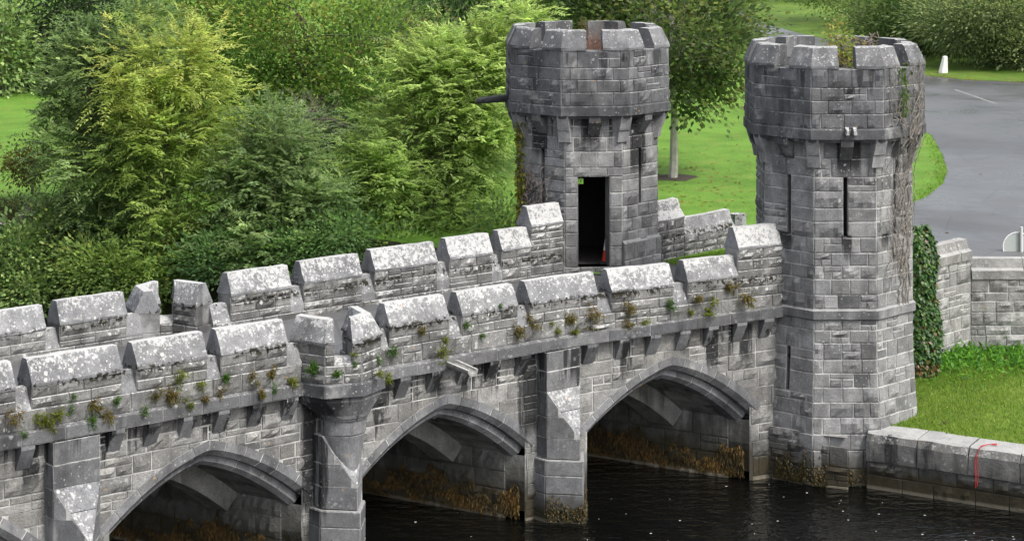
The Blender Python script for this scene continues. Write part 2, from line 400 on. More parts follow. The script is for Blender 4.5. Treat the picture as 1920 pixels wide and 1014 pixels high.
def sweep(mb, line, prof, m=0, t=.5, jit=0., sub=1, closed_ends=True, r=rng):
    """profile [(inset, z)...] (outer bottom -> top -> inner bottom) along the outer plan line, with a closed section"""
    L = [Vector(p[:2]) for p in line]
    if sub > 1:
        q = []
        for a, b in zip(L[:-1], L[1:]): q += [a+(b-a)*k/sub for k in range(sub)]
        L = q+[L[-1]]
    cols = {d: offset_line(L, d) for d in set(p[0] for p in prof)}
    ring = []
    for i in range(len(L)):
        ring.append([Vector((cols[d][i].x+r.uniform(-jit, jit), cols[d][i].y+r.uniform(-jit, jit), z+r.uniform(-jit, jit))) for d, z in prof])
    n = len(prof)
    for i in range(len(L)-1):
        for k in range(n):
            j = (k+1) % n; mb.poly([ring[i][k], ring[i+1][k], ring[i+1][j], ring[i][j]], m, t)
    if closed_ends: mb.poly(ring[0], m, t); mb.poly(ring[-1][::-1], m, t)

# ------------------------------------------------------------------ bridge
class Frame:
    def __init__(s, o, a, rise=0.):
        s.rise = rise; s.o = Vector(o); a = R(a); s.s = Vector((math.sin(a), math.cos(a))); s.n = Vector((math.cos(a), -math.sin(a)))
    def P(s, a, n, z): q = s.o+s.s*a+s.n*n; return Vector((q.x, q.y, z+s.rise*max(0, a)*min(1, max(0, z-1)/2)))
    def xy(s, a, n): return s.o+s.s*a+s.n*n
    def hit(s, u, v, n=0.):             # (along, z) where the sight line of a photo pixel meets the plane at offset n
        dx = (u-960)/F; q = s.o+s.n*n     # Y*dx = q.x+s.x t ; Y = q.y+s.y t
        t = (q.y*dx-q.x)/(s.s.x-s.s.y*dx); Y = q.y+s.s.y*t
        return t, CH-(v-VH)/F*Y
FL = Frame((.99, 46.2), 50); FR = Frame((.99, 46.2), 60, .017)
DV = Vector((-.85, .527))               # the river runs askew under the bridge
FARN = -4.45                            # far face of the bridge, in the left frame
def skew(fr, s, n):                     # moving inward by n follows the river
    k = DV.dot(fr.s)/DV.dot(fr.n); return s+n*k
def to_far(p):                          # carry a point of the near face along the river to the far face
    q = Vector(p[:2])-FL.o; n = q.dot(FL.n); t = (FARN-n)/DV.dot(FL.n); r_ = Vector(p[:2])+DV*t
    return Vector((r_.x, r_.y, p[2]))
ZS = 3.43; ZB = 3.68; ZSILL = 4.02; ZC = 4.40; ZR = 4.85    # string bottom/top, sill, cap bottom, ridge
PF = .16; TH = .50
bridge = thing("stone_bridge", (-4, 44, 0), "grey limestone bridge with pointed arches and battlemented parapets crossing the dark river", "bridge")
ARCH = [(FL, -19.75, 2.3), (FL, -14.15, 2.3), (FL, -8.5, 2.3), (FL, -3.0, 2.3), (FR, 2.73, 2.33)]
def zo(a): a = abs(a); return 2.86-.2*a-.143*a*a
def curve(hs_, off, N=24):              # arch line offset inwards
    out = []
    for k in range(N+1):
        a = -hs_+2*hs_*k/N; sl = -(.2+.286*abs(a))*(1 if a > 0 else -1 if a < 0 else 0)
        nv = Vector((-sl, 1)).normalized() if a else Vector((0, 1))
        out.append((a-nv.x*off, zo(a)-nv.y*off*(1.12 if a == 0 else 1)))
    return out
def AJ(h): return curve(h, .42)[-1][0]+.02     # half width of the opening below the arch ring
def lo_fn(fr):
    arcs = [(c, h) for f, c, h in ARCH if f is fr]
    def f(s):
        for c, h in arcs:
            if abs(s-c) < AJ(h): return zo(s-c)
        return -1.2
    return f
# near face masonry
for fr, s0, s1, nm in ((FL, -24., 0., 'spandrel_wall'), (FR, 0., 6.3, 'spandrel_wall')):
    mb = MB(); f = lo_fn(fr); N = int((s1-s0)/.1)
    brk = sorted(set([s0+(s1-s0)*k/N for k in range(N+1)]+[c+e*AJ(h)+q for ff, c, h in ARCH if ff is fr for e in (-1, 1) for q in (-.001, .001)]))
    for a, b in zip(brk[:-1], brk[1:]):
        mb.poly([fr.P(a, 0, f(a+1e-5)), fr.P(b, 0, f(b-1e-5)), fr.P(b, 0, ZS+.1), fr.P(a, 0, ZS+.1)], 1)
    bs = snap(rows_for(ZS+1.2, .27, .42, rng), [])
    masonry(mb, lambda a, b, o, fr=fr, s0=s0: fr.P(s0+a, o, b-1.2), s1-s0, bs, rng, .35, .9, lo=lambda a, f=f, s0=s0: f(s0+a)+1.2, base=False, rock=.75, sneck=.3)
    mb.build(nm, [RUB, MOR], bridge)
# vaults, pier sides and far face
for fr, c, h in ARCH:
    mb = MB(); cv = curve(h, .42)
    a0, a1 = cv[0][0], cv[-1][0]
    line = [(a0, -1.2), (a0, .2), (a0, .8)]+cv+[(a1, .8), (a1, .2), (a1, -1.2)]
    near = [fr.P(skew(fr, c+a, -.42), -.42, z) for a, z in line]; far = [to_far(p) for p in near]
    for k in range(len(line)-1): mb.poly([near[k], near[k+1], far[k+1], far[k]], 0, rng.random())
    for k in (0, 1, 2, -2, -3, -4):      # jambs
        l_ = line[k:k+2] if k >= 0 else line[k-1:][:2] if k == -2 else line[k:k+2]
        e = .02 if k < 0 else -.02
        (x0, z0), (x1, z1) = l_[0], l_[1]
        mb.poly([fr.P(c+x0+e, .0, z0), fr.P(skew(fr, c+x0, -.42), -.42, z0), fr.P(skew(fr, c+x1, -.42), -.42, z1), fr.P(c+x1+e, .0, z1)], 0, .6)
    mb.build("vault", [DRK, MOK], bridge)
    # blocks on the visible pier side of the vault
    side = MB(); k = len(line)-1; A, B = near[k], far[k]
    p0, d, n_, L = seg(B, A)
    Pm = lambda a, b, o, p0=p0, d=d, n_=n_: Vector((p0.x+d.x*a+n_.x*o, p0.y+d.y*a+n_.y*o, -1.2+b))
    masonry(side, Pm, L, snap(rows_for(line[-4][1]+1.25, .3, .42, rng), []), rng, .5, 1.1, rock=.4, sneck=.1, off=.02, base=False)
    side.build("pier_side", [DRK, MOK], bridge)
    for dist in (1.0, 2.7):            # stone ribs under the vault
        rb = MB(); ci = curve(h, .42); cj = curve(h, .80)
        n0, n1 = -.42-dist, -.42-dist-.5
        for k in range(len(ci)-1):
            q = []
            for n in (n0, n1):
                q.append([fr.P(skew(fr, c+p[0], n), n, p[1]) for p in (ci[k], ci[k+1], cj[k+1], cj[k])])
            rb.hexa(q[0], q[1], 0, .8)
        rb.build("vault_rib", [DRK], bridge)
fb = MB()
fs = []
for fr, c, h in ARCH:
    cv = curve(h, .42); pts = [to_far(fr.P(skew(fr, c+a, -.42), -.42, z)) for a, z in cv]
    fs.append([((Vector(p[:2])-FL.o).dot(FL.s), p.z) for p in pts])
prev = -26.
for cv in fs:
    fb.poly([FL.P(prev, FARN, -1.2), FL.P(cv[0][0], FARN, -1.2), FL.P(cv[0][0], FARN, ZB), FL.P(prev, FARN, ZB)], 0, .5)
    for (a, za), (b, zb) in zip(cv[:-1], cv[1:]): fb.poly([FL.P(a, FARN, za), FL.P(b, FARN, zb), FL.P(b, FARN, ZB), FL.P(a, FARN, ZB)], 0, .5)
    prev = cv[-1][0]
fb.poly([FL.P(prev, FARN, -1.2), FL.P(8, FARN, -1.2), FL.P(8, FARN, ZB), FL.P(prev, FARN, ZB)], 0, .5)
fb.build("far_spandrel_wall", [RUB, MOR], bridge)
# arch rings: two orders of voussoirs
for fr, c, h in ARCH:
    for (o0, o1, n0, n1, nv) in ((0., .25, .03, -.24, 13), (.25, .45, -.17, -.46, 11)):
        mb = MB(); N = 52; A = curve(h+.02, o0-.01 if o0 == 0 else o0, N); B = curve(h+.02, o1, N)
        js = [0]; half = nv//2
        js = [round(k*N/(nv-1)) for k in range(nv)]
        for k in range(len(js)-1):
            t = rng.uniform(.3, 1.)
            for i in range(js[k], js[k+1]):
                e0 = .25 if i == js[k] else 0
                a0 = (A[i][0]+(A[i+1][0]-A[i][0])*e0, A[i][1]+(A[i+1][1]-A[i][1])*e0); b0 = (B[i][0]+(B[i+1][0]-B[i][0])*e0, B[i][1]+(B[i+1][1]-B[i][1])*e0)
                a1, b1 = A[i+1], B[i+1]
                ch = .05
                def g(p, q, n, w_): x = p[0]+(q[0]-p[0])*w_; z = p[1]+(q[1]-p[1])*w_; return fr.P(skew(fr, c+x, n), n, z)
                st = [[g(a, b, n1, 0), g(a, b, n0, 0), g(a, b, n0, .62), g(a, b, n0-.09, 1), g(a, b, n1, 1)] for a, b in ((a0, b0), (a1, b1))]
                for q in range(4): mb.poly([st[0][q], st[1][q], st[1][q+1], st[0][q+1]], 0, t)
                if e0:
                    p0_, p1_ = (A[i], B[i]), (a0, b0)
                    mb.poly([g(*p0_, n0-.008, 0), g(*p1_, n0-.008, 0), g(*p1_, n0-.008, .62), g(*p0_, n0-.008, .62)], 1, .5)
                    mb.poly([g(*p0_, n0-.008, .62), g(*p1_, n0-.008, .62), g(*p1_, n0-.098, 1), g(*p0_, n0-.098, 1)], 1, .5)
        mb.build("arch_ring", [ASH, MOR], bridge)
# string course, corbels, parapets
def string(fr, s0, s1):
    mb = MB(); 
    masonry(mb, lambda a, b, o: fr.P(s0+a, .24+o, ZS+b), s1-s0, [0, ZB-ZS-.03], rng, .7, 1.2, rock=0, sneck=0, off=.006, gap=.012, mm=1)
    a, b = s0, s1
    mb.poly([fr.P(a, 0, ZS), fr.P(b, 0, ZS), fr.P(b, .24, ZS), fr.P(a, .24, ZS)], 0, .3)
    mb.poly([fr.P(a, .24, ZB-.03), fr.P(b, .24, ZB-.03), fr.P(b, PF-.02, ZB+.01), fr.P(a, PF-.02, ZB+.01)], 0, .6)
    return mb.build("string_course", [STR, MOD], bridge)
BAY = -5.72
string(FL, -24., BAY-.85); string(FL, BAY+.85, 0.03); string(FR, -.03, 6.)
for fr, us in ((FL, (50, 219, 288, 353, 418, 482, 545, 757, 816, 872, 925, 982)), (FR, (1109, 1170, 1227, 1282, 1335, 1388, 1439))):
    for u in us:
        s = fr.hit(u, 700, .12)[0]-.03; mb = MB()
        prof = [(-.01, ZS-.42), (.03, ZS-.44), (.235, ZS-.07), (.235, ZS-.003), (-.01, ZS-.003)]
        mb.prism(prof, lambda p: fr.P(s-.13, p[0], p[1]), lambda p: fr.P(s+.13, p[0], p[1]), 0, rng.uniform(.2, .9))
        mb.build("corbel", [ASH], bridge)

def merlon(line, zoff, parent, zlow=ZSILL, t=None, masonry_sides=True, r=rng, sub=5, length_hint=None):
    mb = MB(); t = r.uniform(.2, .9)
    zc, zr, zl = ZC+zoff, ZR+zoff, zlow
    body = offset_line(line, .012)
    sweep(mb, body, [(0, zl), (0, zc), (TH-.024, zc), (TH-.024, zl)], 2, .6)
    inner = offset_line(line, TH)
    for i in range(len(line)-1):
        for (p, q) in ((body[i], body[i+1]), (offset_line(line, TH-.012)[i+1], offset_line(line, TH-.012)[i])):
            P, L = facemap(p, q, zl)
            if L < .1: continue
            H = zc-zl; masonry(mb, P, L, [0, H*.5, H] if H < .5 else snap(rows_for(H, .16, .24, r), []), r, .3, .8, rock=.7, sneck=.15, ms=1, mm=2, base=False, gap=.016)
    lip = .02
    ol = offset_line(line, -lip)
    prof = [(0, zc+.004), (0, zc+.05), (.06, zc+.16), (.125, zc+.30), (.20, zr), (.36, zr+.004), (TH+lip*2-.06, zc+.16), (TH+lip*2, zc+.05), (TH+lip*2, zc+.004)]
    sweep(mb, ol, prof, 0, t, jit=.008, sub=sub, r=r)
    return mb.build("merlon", [CAP, PAR, MOD], parent)
def sill(mb, line, z0, zt):
    sweep(mb, line, [(0.01, ZSILL-.06), (0.01, z0), (.17, zt), (.33, zt), (TH-.01, z0), (TH-.01, ZSILL-.06)], 0, rng.uniform(.3, .9), jit=.004, sub=2)
def parapet(fr, s0, s1, merl, name="parapet", base0=ZB, z_of=lambda s: 0., ends=None):
    """merl: list of (s_from, s_to, zoff)"""
    mb = MB()
    for side, (p, q) in enumerate(((fr.xy(s0, PF), fr.xy(s1, PF)), (fr.xy(s1, PF-TH), fr.xy(s0, PF-TH)))):
        P, L = facemap(p, q, base0-(.0 if side == 0 else .25))
        H = ZSILL-base0+(.0 if side == 0 else .25)
        masonry(mb, P, L, snap(rows_for(H, .27, .38, rng), []), rng, .4, .95, rock=.7, sneck=.15, ms=0, mm=1, gap=.016)
    o = mb.build(name, [PAR, MOD], bridge)
    prev = s0
    for a, b, zf in merl+[(s1, s1, 0)]:
        if a-prev > .02: 
            sl_ = MB(); sill(sl_, [fr.xy(prev-.03, PF), fr.xy(a+.03, PF)], ZSILL+max(0, min(zf, .2)), ZC-.02+max(0, min(zf, .2))); sl_.build("crenel_sill", [CAP], o)
        prev = b
    for a, b, zf in merl:
        if b > a and (fr, a) != BEND: merlon([fr.xy(a, PF), fr.xy(b, PF)], zf, o, zlow=ZSILL)
    return o
BEND = None
hs_ = lambda fr, u: fr.hit(u, 650, PF)[0]
NEAR = [(-3, 30), (59, 229), (257, 389), (414, 539)]
ml = [(hs_(FL, a) if a > 0 else hs_(FL, 0)-1.2, hs_(FL, b), 0.) for a, b in NEAR]
s_ = ml[0][0]-.3; extra = []
for k in range(5): extra.insert(0, (s_-1.75, s_, 0.)); s_ -= 2.05
parapet(FL, -24., BAY-.85, extra+ml)
ml2 = [(hs_(FL, a), hs_(FL, b), 0.) for a, b in ((730, 842), (866, 971))]
bx = hs_(FR, 994)
a6 = hs_(FL, 994); BEND = (FL, a6); parapet(FL, BAY+.85, 0.0, ml2+[(a6, 0., 0.)]); BEND = None
ml3 = [(0.02 if False else hs_(FR, 994), hs_(FR, 1121), 0.), (hs_(FR, 1146), hs_(FR, 1263), 0.), (hs_(FR, 1289), hs_(FR, 1384), 0.), (hs_(FR, 1384), 5.85, .57)]
ml3 = [(a, b, z+.017*(a+b)/2) for a, b, z in ml3]
BEND = (FR, 0.); ml3[0] = (0., ml3[0][1], .01); pr = parapet(FR, 0., 5.85, ml3); BEND = None
merlon([FL.xy(a6, PF), (FL.xy(0, PF)+FR.xy(0, PF))*.5, FR.xy(ml3[0][1], PF)], .01, pr)
# refuge bay with its corbelled turret (near) and its twin (far)
def bay(fr, sc, name, ncent=0., turret=True):
    C = [fr.xy(sc+.92*math.cos(R(a)), ncent+.92*math.sin(R(a))) for a in (180, 135, 90, 45, 0)]
    C[0] = fr.xy(sc-.92, min(ncent, PF-TH+.1)); C[-1] = fr.xy(sc+.92, min(ncent, PF-TH+.1))
    mb = MB(); inner = offset_line(C, TH)
    for i in range(4):
        for (p, q) in ((C[i], C[i+1]), (inner[i+1], inner[i])):
            P, L = facemap(p, q, ZB-.0)
            if L > .12: masonry(mb, P, L, [0, .17, ZSILL-ZB], rng, .25, .6, rock=.7, ms=0, mm=1)
    sweep(mb, offset_line(C, .01), [(0, ZB), (0, ZSILL-.01), (TH-.02, ZSILL-.01), (TH-.02, ZB-.3), (0, ZB-.3)], 1, .5)
    o = mb.build(name, [PAR, MOD], bridge)
    mid = lambda i, t: C[i]+(C[i+1]-C[i])*t
    g = .17/(C[2]-C[1]).length
    merlon([mid(0, .1), C[1], mid(1, .5-g)], 0, o, sub=2)
    merlon([mid(1, .5+g), C[2], C[3], mid(3, .9)], 0, o, sub=2)
    sm = MB()
    for i in (1,): sill(sm, [mid(i, .5-g-.02), mid(i, .5+g+.02)], ZSILL, ZSILL+.12)
    sm.build("crenel_sill", [CAP], o)
    st = MB(); ol = offset_line(C, -.07)
    sweep(st, ol, [(0, ZS), (0, ZB-.03), (.09, ZB+.005), (.4, ZB+.005), (.4, ZS)], 0, .35)
    st.build("string_course", [STR], o)
    if turret:
        tb = MB(); n = 32
        def ring(z, rr, cn, octa=0.):
            out = []
            for k in range(n):
                a = 2*math.pi*k/n; q = (a+math.pi/8) % (math.pi/4)-math.pi/8
                ro = rr*(1-octa)+octa*rr*math.cos(math.pi/8)/math.cos((a % (math.pi/4))-math.pi/8)
                out.append(fr.P(sc+ro*math.cos(a), cn+ro*math.sin(a), z))
            return out
        lev = [(ZS, .93, ncent, 1.), (ZS-.10, .88, .05, .8), (3.05, .56, .26, .4), (2.99, .53, .28, 0), (2.985, .48, .30, 0), (2.94, .47, .31, 0), (2.93, .44, .31, 0), (2.67, .44, .31, 0), (2.665, .415, .31, 0), (2.64, .415, .31, 0),
               (2.635, .425, .31, 0), (2.30, .36, .32, 0), (1.98, .17, .5, 0), (1.75, .03, .72, 0)]
        for (a, b) in zip(lev[:-1], lev[1:]):
            ra, rb_ = ring(*a), ring(*b)
            for k in range(n):
                j = (k+1) % n; tb.poly([rb_[k], rb_[j], ra[j], ra[k]], 0, .25 if a[0] > 3. else .7)
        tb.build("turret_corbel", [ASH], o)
    return o
bay(FL, BAY, "refuge_bay")
# far parapet, seen from its road side
FAR0 = Vector((-9.75, 42.66)); 
FF = Frame((0, 0), 230)                 # runs right to left, outward = away from the camera
FF.o = FAR0-FF.n*(PF-.28)
def far_s(u, v=520): # position of an inner-face pixel along FF
    q = Frame(FF.o+FF.n*(PF-TH), 50); return -q.hit(u, v, 0)[0]
FARM = [(-90, 86), (112, 238), (433, 546), (570, 679), (703, 820), (843, 924), (941, 996)]
def farz(u): return .27*max(0, min(1, u/990.))
fm = [(far_s(b), far_s(a), farz((a+b)/2)) for a, b in FARM]
hi_m = (far_s(1056), far_s(996), .72)
fbay_l, fbay_r = far_s(260), far_s(409); fbc = (fbay_l+fbay_r)/2
right = sorted([m for m in fm if m[0] < fbc]); left = sorted([m for m in fm if m[0] > fbc])
parapet(FF, hi_m[0], fbc-.85, [hi_m]+right, ends=True)
left += [(left[-1][1]+.3+2.05*k, left[-1][1]+2.05+2.05*k, 0.) for k in range(4)]
parapet(FF, fbc+.85, left[-1][1]+.2, left)
bay(FF, fbc, "refuge_bay", turret=False)
# buttresses with pointed cutwaters
def pier(fr, sc, turret=False):
    mb = MB(); w_ = .45; z1 = 2.62; z2 = 1.69; zp = 1.28
    L0, N0, R0 = (sc-w_, .32), (sc, .82), (sc+w_, .32)
    def vert(a, b, zlo, zhi, hi=None, rows=None):
        P, L = facemap(fr.xy(*a), fr.xy(*b), zlo)
        bs = rows or snap(rows_for(zhi-zlo, .34, .46, random.Random(5)), [])
        mb_hi = (lambda x: hi(x/L)-zlo) if hi else None
        if not hi: masonry(mb, P, L, bs, rng, 2, 3, rock=0, sneck=0, off=.008, gap=.014)
        else:
            mb.poly([P(0, 0, 0), P(L, 0, 0), P(L, hi(1)-zlo, 0), P(0, hi(0)-zlo, 0)], 1)
            masonry(mb, P, L, bs, rng, 2, 3, rock=0, sneck=0, off=.008, gap=.014, base=False, hi=mb_hi)
    if not turret:
        vert((sc-w_, -.05), L0, z1, ZS); vert(L0, R0, z1, ZS); vert(R0, (sc+w_, -.05), z1, ZS)
    vert((sc-w_, -.05), L0, zp, z1); vert(R0, (sc+w_, -.05), zp, z1)
    vert(L0, N0, zp, z1, lambda x: z1+(z2-z1)*x); vert(N0, R0, zp, z1, lambda x: z2+(z1-z2)*x)
    # sloping weathered top
    A, B, C = fr.P(*L0, z1+.004), fr.P(*R0, z1+.004), fr.P(*N0, z2+.004)
    for t0, t1 in ((0, .42), (.43, .78), (.785, 1.)):
        mb.poly([A.lerp(C, t0), A.lerp(C, t1), B.lerp(C, t1), B.lerp(C, t0)], 2, rng.uniform(.4, .9))
    if turret: mb.poly([fr.P(sc-w_, -.05, z1+.003), A, B, fr.P(sc+w_, -.05, z1+.003)], 2, .5)
    # plinth
    e = .07
    l, n, r_ = (sc-w_-e, .32+e*.4), (sc, .82+e*1.4), (sc+w_+e, .32+e*.4)
    zz = zp-.02
    pts = [(sc-w_-e, -.05), l, n, r_, (sc+w_+e, -.05)]
    for a, b in zip(pts[:-1], pts[1:]):
        P, L = facemap(fr.xy(*a), fr.xy(*b), -1.2)
        masonry(mb, P, L, [0, .6, 1.02, 1.36, 1.78, 2.15, 1.2+zz], rng, 2, 3, rock=0, off=.01, sneck=0, gap=.014)
    mb.poly([fr.P(*p, zz) for p in pts], 0, .8)
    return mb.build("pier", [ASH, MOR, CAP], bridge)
pier(FL, -.18); pier(FL, BAY-.03, True); pier(FL, -11.36); pier(FL, -17.)
# abutment base between the last arch and the tower
mb = MB()
ap = [Vector((5.22, 49.15)), Vector((6.35, 48.28)), Vector((7.2, 47.9)), Vector((7.2, 51)), Vector((5.0, 51))]
for a, b, zt in ((ap[0], ap[1], 1.15), (ap[1], ap[2], .9)):
    P, L = facemap(a, b, -1.2); masonry(mb, P, L, snap(rows_for(zt+1.2, .24, .36, rng), []), rng, .3, .6, rock=.6)
mb.poly([(p.x, p.y, 1.1) for p in ap], 0, .4)
mb.build("abutment_base", [RUB, MOR], bridge)
# stone spout through the string course
s, z = FL.hit(850, 660, .24); mb = MB()
def spout(mb, base, d, side, L, w0, w1, t=.6):
    up = Vector((0, 0, 1)); n = 9; secs = []
    for k, ww in ((0, w0), (1, w1)):
        c = base+d*L*k+up*(-.03*k); o = [c+side*ww*math.cos(a)+up*ww*math.sin(a) for a in [math.pi+math.pi*i/(n-1) for i in range(n)]]
        i_ = [c+side*ww*.62*math.cos(a)+up*(ww*.62*math.sin(a)) for a in [math.pi+math.pi*i/(n-1) for i in range(n)]][::-1]
        secs.append(o+i_)
    m_ = len(secs[0]); mb.poly(secs[1], 0, t); mb.poly(secs[0][::-1], 0, t)
    for k in range(m_): mb.poly([secs[0][k], secs[0][(k+1) % m_], secs[1][(k+1) % m_], secs[1][k]], 0, t)
spout(mb, FL.P(s-.05, .2, 3.60), Vector((FL.n.x, FL.n.y, -.06)).normalized(), Vector((FL.s.x, FL.s.y, 0)), .72, .15, .13, .9)
mb.build("water_spout", [PAL], bridge)
# road deck
mb = MB()
dk = [FL.P(-24, -.3, 3.80), FL.P(0, -.3, 3.84), FR.P(5.6, -.3, 3.92), FF.P(far_s(1050), PF-TH+.1, 4.0), FF.P(far_s(500), PF-TH+.1, 3.88), FF.P(left[-1][1]+.2, PF-TH+.1, 3.8)]
mb.poly(dk); mb.build("deck", [ASPH], bridge)

# ------------------------------------------------------------------ towers
INSHADE = simple("shade_black_inner_stone", (.022, .021, .020), .95, .4, 5)  # near-black colour stands in for the shade inside the towers
def tower(name, c, dz, label, door=False, rot=1):
    c = Vector(c); root = thing(name, (c.x, c.y, 0), label, "tower")
    T8 = math.tan(math.pi/8)
    def nt_(k): a = R(-90+45*k+rot); return Vector((math.cos(a), math.sin(a))), Vector((-math.sin(a), math.cos(a)))
    def pt(k, A, tau, z): n, t = nt_(k); q = c+n*A+t*tau; return Vector((q.x, q.y, z))
    zb, zt, zc, zr = 7.46+dz, 7.69+dz, 8.97+dz, 9.43+dz
    def band(mb, z0, z1, A0, A1, rows, openf=None, kw={}, faces=range(8)):
        for k in faces:
            W = 2*A0*T8
            def P(a, b, o, k=k, W=W):
                f = b/(z1-z0); A = A0+(A1-A0)*f; return pt(k, A+o, (a/W-.5)*2*(A+o*.6)*T8, z0+b)
            op = [(a, b, max(z0, q)-z0, min(z1, r_)-z0) for a, b, q, r_ in (openf(k, W) if openf else []) if q < z1 and r_ > z0]
            bs = snap(rows, [x for o in op for x in o[2:] if .01 < x < z1-z0-.01])
            masonry(mb, P, W, bs, rng, quoin=k, openings=op, **kw)
            for (a, b, q, r_) in op:       # reveals
                d = -.42
                lo_, hi_ = q, r_
                for p0, p1 in (((a, lo_), (a, hi_)), ((b, hi_), (b, lo_)), ((a, hi_), (b, hi_)), ((b, lo_), (a, lo_))):
                    mb.poly([P(*p0, 0), P(*p1, 0), P(*p1, d), P(*p0, d)], 0, .35)
    def opens(k, W):
        out = []
        if door and k == 0: return [(W/2-.375, W/2+.375, 4.0, 6.10)]
        if k in (0, 1, 7, 2, 6): out.append((W/2-.05, W/2+.05, 5.32+dz, 6.62+dz))
        if not door and k == 7: out.append((W/2-.05, W/2+.05, 1.95, 2.9))
        return out
    zst = 3.55 if not door else 2.0
    mb = MB()
    if not door:
        band(mb, -1.2, 1.12, 1.76, 1.745, rows_for(2.32, .34, .44, rng), None, dict(wmin=.4, wmax=.8, rock=.15, sneck=.05))
        band(mb, 1.12, 2.7, 1.74, 1.64, rows_for(1.58, .30, .38, rng), opens, dict(wmin=.34, wmax=.75, rock=.35, sneck=.12))
        band(mb, 2.7, zst, 1.64, 1.635, rows_for(zst-2.7, .26, .36, rng), opens, dict(wmin=.34, wmax=.75, rock=.35, sneck=.15))
        band(mb, zst+.24, zb, 1.635, 1.62, rows_for(zb-zst-.24, .27, .37, rng), opens, dict(wmin=.3, wmax=.75, rock=.4, sneck=.12, gap=.02))
    else:
        band(mb, 1.0, 4.55, 1.74, 1.70, rows_for(3.55, .26, .34, rng), lambda k, W: [(o[0]+.04, o[1]+.04, o[2], 4.55) for o in opens(k, W)] if k == 0 else [], dict(wmin=.3, wmax=.7, rock=.7, sneck=.1), range(1, 8))
        band(mb, 1.0, zb, 1.62, 1.62, rows_for(zb-1.0, .27, .37, rng), opens, dict(wmin=.3, wmax=.75, rock=.35, sneck=.1, gap=.02))
        for k, e in ((1, -1), (7, 1)):
            mb.poly([pt(k, 1.74, e*1.74*T8, 1.0), pt(k, 1.60, e*1.60*T8, 1.0), pt(k, 1.60, e*1.60*T8, 4.6), pt(k, 1.70, e*1.70*T8, 4.55)], 0, .5)
        for k in range(1, 8):
            mb.poly([pt(k, 1.70, -1.7*T8, 4.55), pt(k, 1.70, 1.7*T8, 4.55), pt(k, 1.6, 1.6*T8, 4.62), pt(k, 1.6, -1.6*T8, 4.62)], 0, .6)
    mb.build("shaft", [TOW, MOT], root)
    if not door:
        sb = MB(); oc = [pt(k, 1.70, -1.70*T8, 0) for k in range(9)]
        sweep(sb, oc, [(0, zst+.02), (0, zst+.20), (.09, zst+.25), (.3, zst+.25), (.3, zst-.01), (.05, zst-.01)], 0, .6, closed_ends=False)
        sb.build("string_course", [ASH], root)
    # floors: inside and on top
    fb = MB()
    for z, nm_ in ((4.0 if door else 3.9, "floor"), (zt-.05, "roof_platform")):
        fb = MB(); fb.poly([pt(k, 1.6, -1.6*T8, z) for k in range(8)], 0, .3); fb.build(nm_, [INSHADE if nm_ == "floor" else DRK], root)
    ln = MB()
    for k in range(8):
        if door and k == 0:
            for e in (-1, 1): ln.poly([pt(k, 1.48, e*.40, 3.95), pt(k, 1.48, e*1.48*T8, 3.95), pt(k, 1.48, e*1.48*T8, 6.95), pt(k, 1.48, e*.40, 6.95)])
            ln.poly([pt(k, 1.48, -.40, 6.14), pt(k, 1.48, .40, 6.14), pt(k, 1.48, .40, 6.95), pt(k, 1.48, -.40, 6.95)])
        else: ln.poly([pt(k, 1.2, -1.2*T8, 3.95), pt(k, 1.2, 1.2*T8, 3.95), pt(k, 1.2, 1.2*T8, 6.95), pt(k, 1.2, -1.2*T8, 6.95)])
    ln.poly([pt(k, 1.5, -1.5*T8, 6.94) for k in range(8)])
    ln.build("inner_wall", [INSHADE], root)
    # projecting band and parapet
    A = 1.88
    bb = MB(); oc = [pt(k, A+.035, -(A+.035)*T8, 0) for k in range(9)]
    sweep(bb, oc, [(0, zb), (0, zt-.03), (.035, zt), (.5, zt), (.5, zb)], 0, .35, closed_ends=False)
    bb.build("band_course", [STR], root)
    pb = MB()
    rows = [.30, .32, .26, zc-zt-.88]
    bs = [0, .31, .60, .88, zc-zt]
    band(pb, zt, zc, A, A-.01, [.31, .29, .28, zc-zt-.88], None, dict(wmin=.45, wmax=.95, rock=.3, sneck=.14, gap=.014, mm=1))
    ic = [pt(k, A-.42, -(A-.42)*T8, 0) for k in range(9)]
    sweep(pb, [pt(k, A-.01, -(A-.01)*T8, 0) for k in range(9)], [(0, zc-.01), (.41, zc-.01), (.41, zt-.3), (.02, zt-.3)], 0, .3, closed_ends=False)
    par = pb.build("parapet", [TOP, MOD], root)
    cw = .19
    for k in range(8):
        ln = [pt(k, A+.02, cw, 0), pt(k, A+.02, (A+.02)*T8, 0), pt(k+1, A+.02, -cw, 0)]
        m_ = MB()
        sweep(m_, ln, [(0, zc+.003), (0, zc+.06), (.08, zc+.24), (.17, zr-.02), (.21, zr), (.44, zr+.005), (.45, zc+.003)], 0, rng.uniform(.25, .9), jit=.009, sub=3)
        m_.build("merlon", [TCAP], par)
    # corbels: long ones at the corners, short ones between
    for k in range(8):
        for big in (1, 0):
            n, t = nt_(k)
            if big:
                n2, t2 = nt_(k+1); n = (n+n2).normalized(); t = Vector((-n.y, n.x)); r0 = 1.62/math.cos(math.pi/8)-.01
                prof = [(-.1, zb-.66), (.05, zb-.63), (.10, zb-.37), (.13, zb-.35), (.22, zb-.08), (.22, zb-.003), (-.1, zb-.003)]; hw = .14
            else:
                r0 = 1.60; prof = [(-.02, zb-.50), (.06, zb-.46), (.28, zb-.16), (.28, zb-.003), (-.02, zb-.003)]; hw = .135
            cb_ = MB(); f = lambda s_: (lambda p: Vector((c.x+n.x*(r0+p[0])+t.x*s_, c.y+n.y*(r0+p[0])+t.y*s_, p[1])))
            cb_.prism(prof, f(-hw), f(hw), 0, rng.uniform(.75, 1.) if big else rng.uniform(0, .35)); cb_.build("corbel", [CORB], root)
    return root, pt
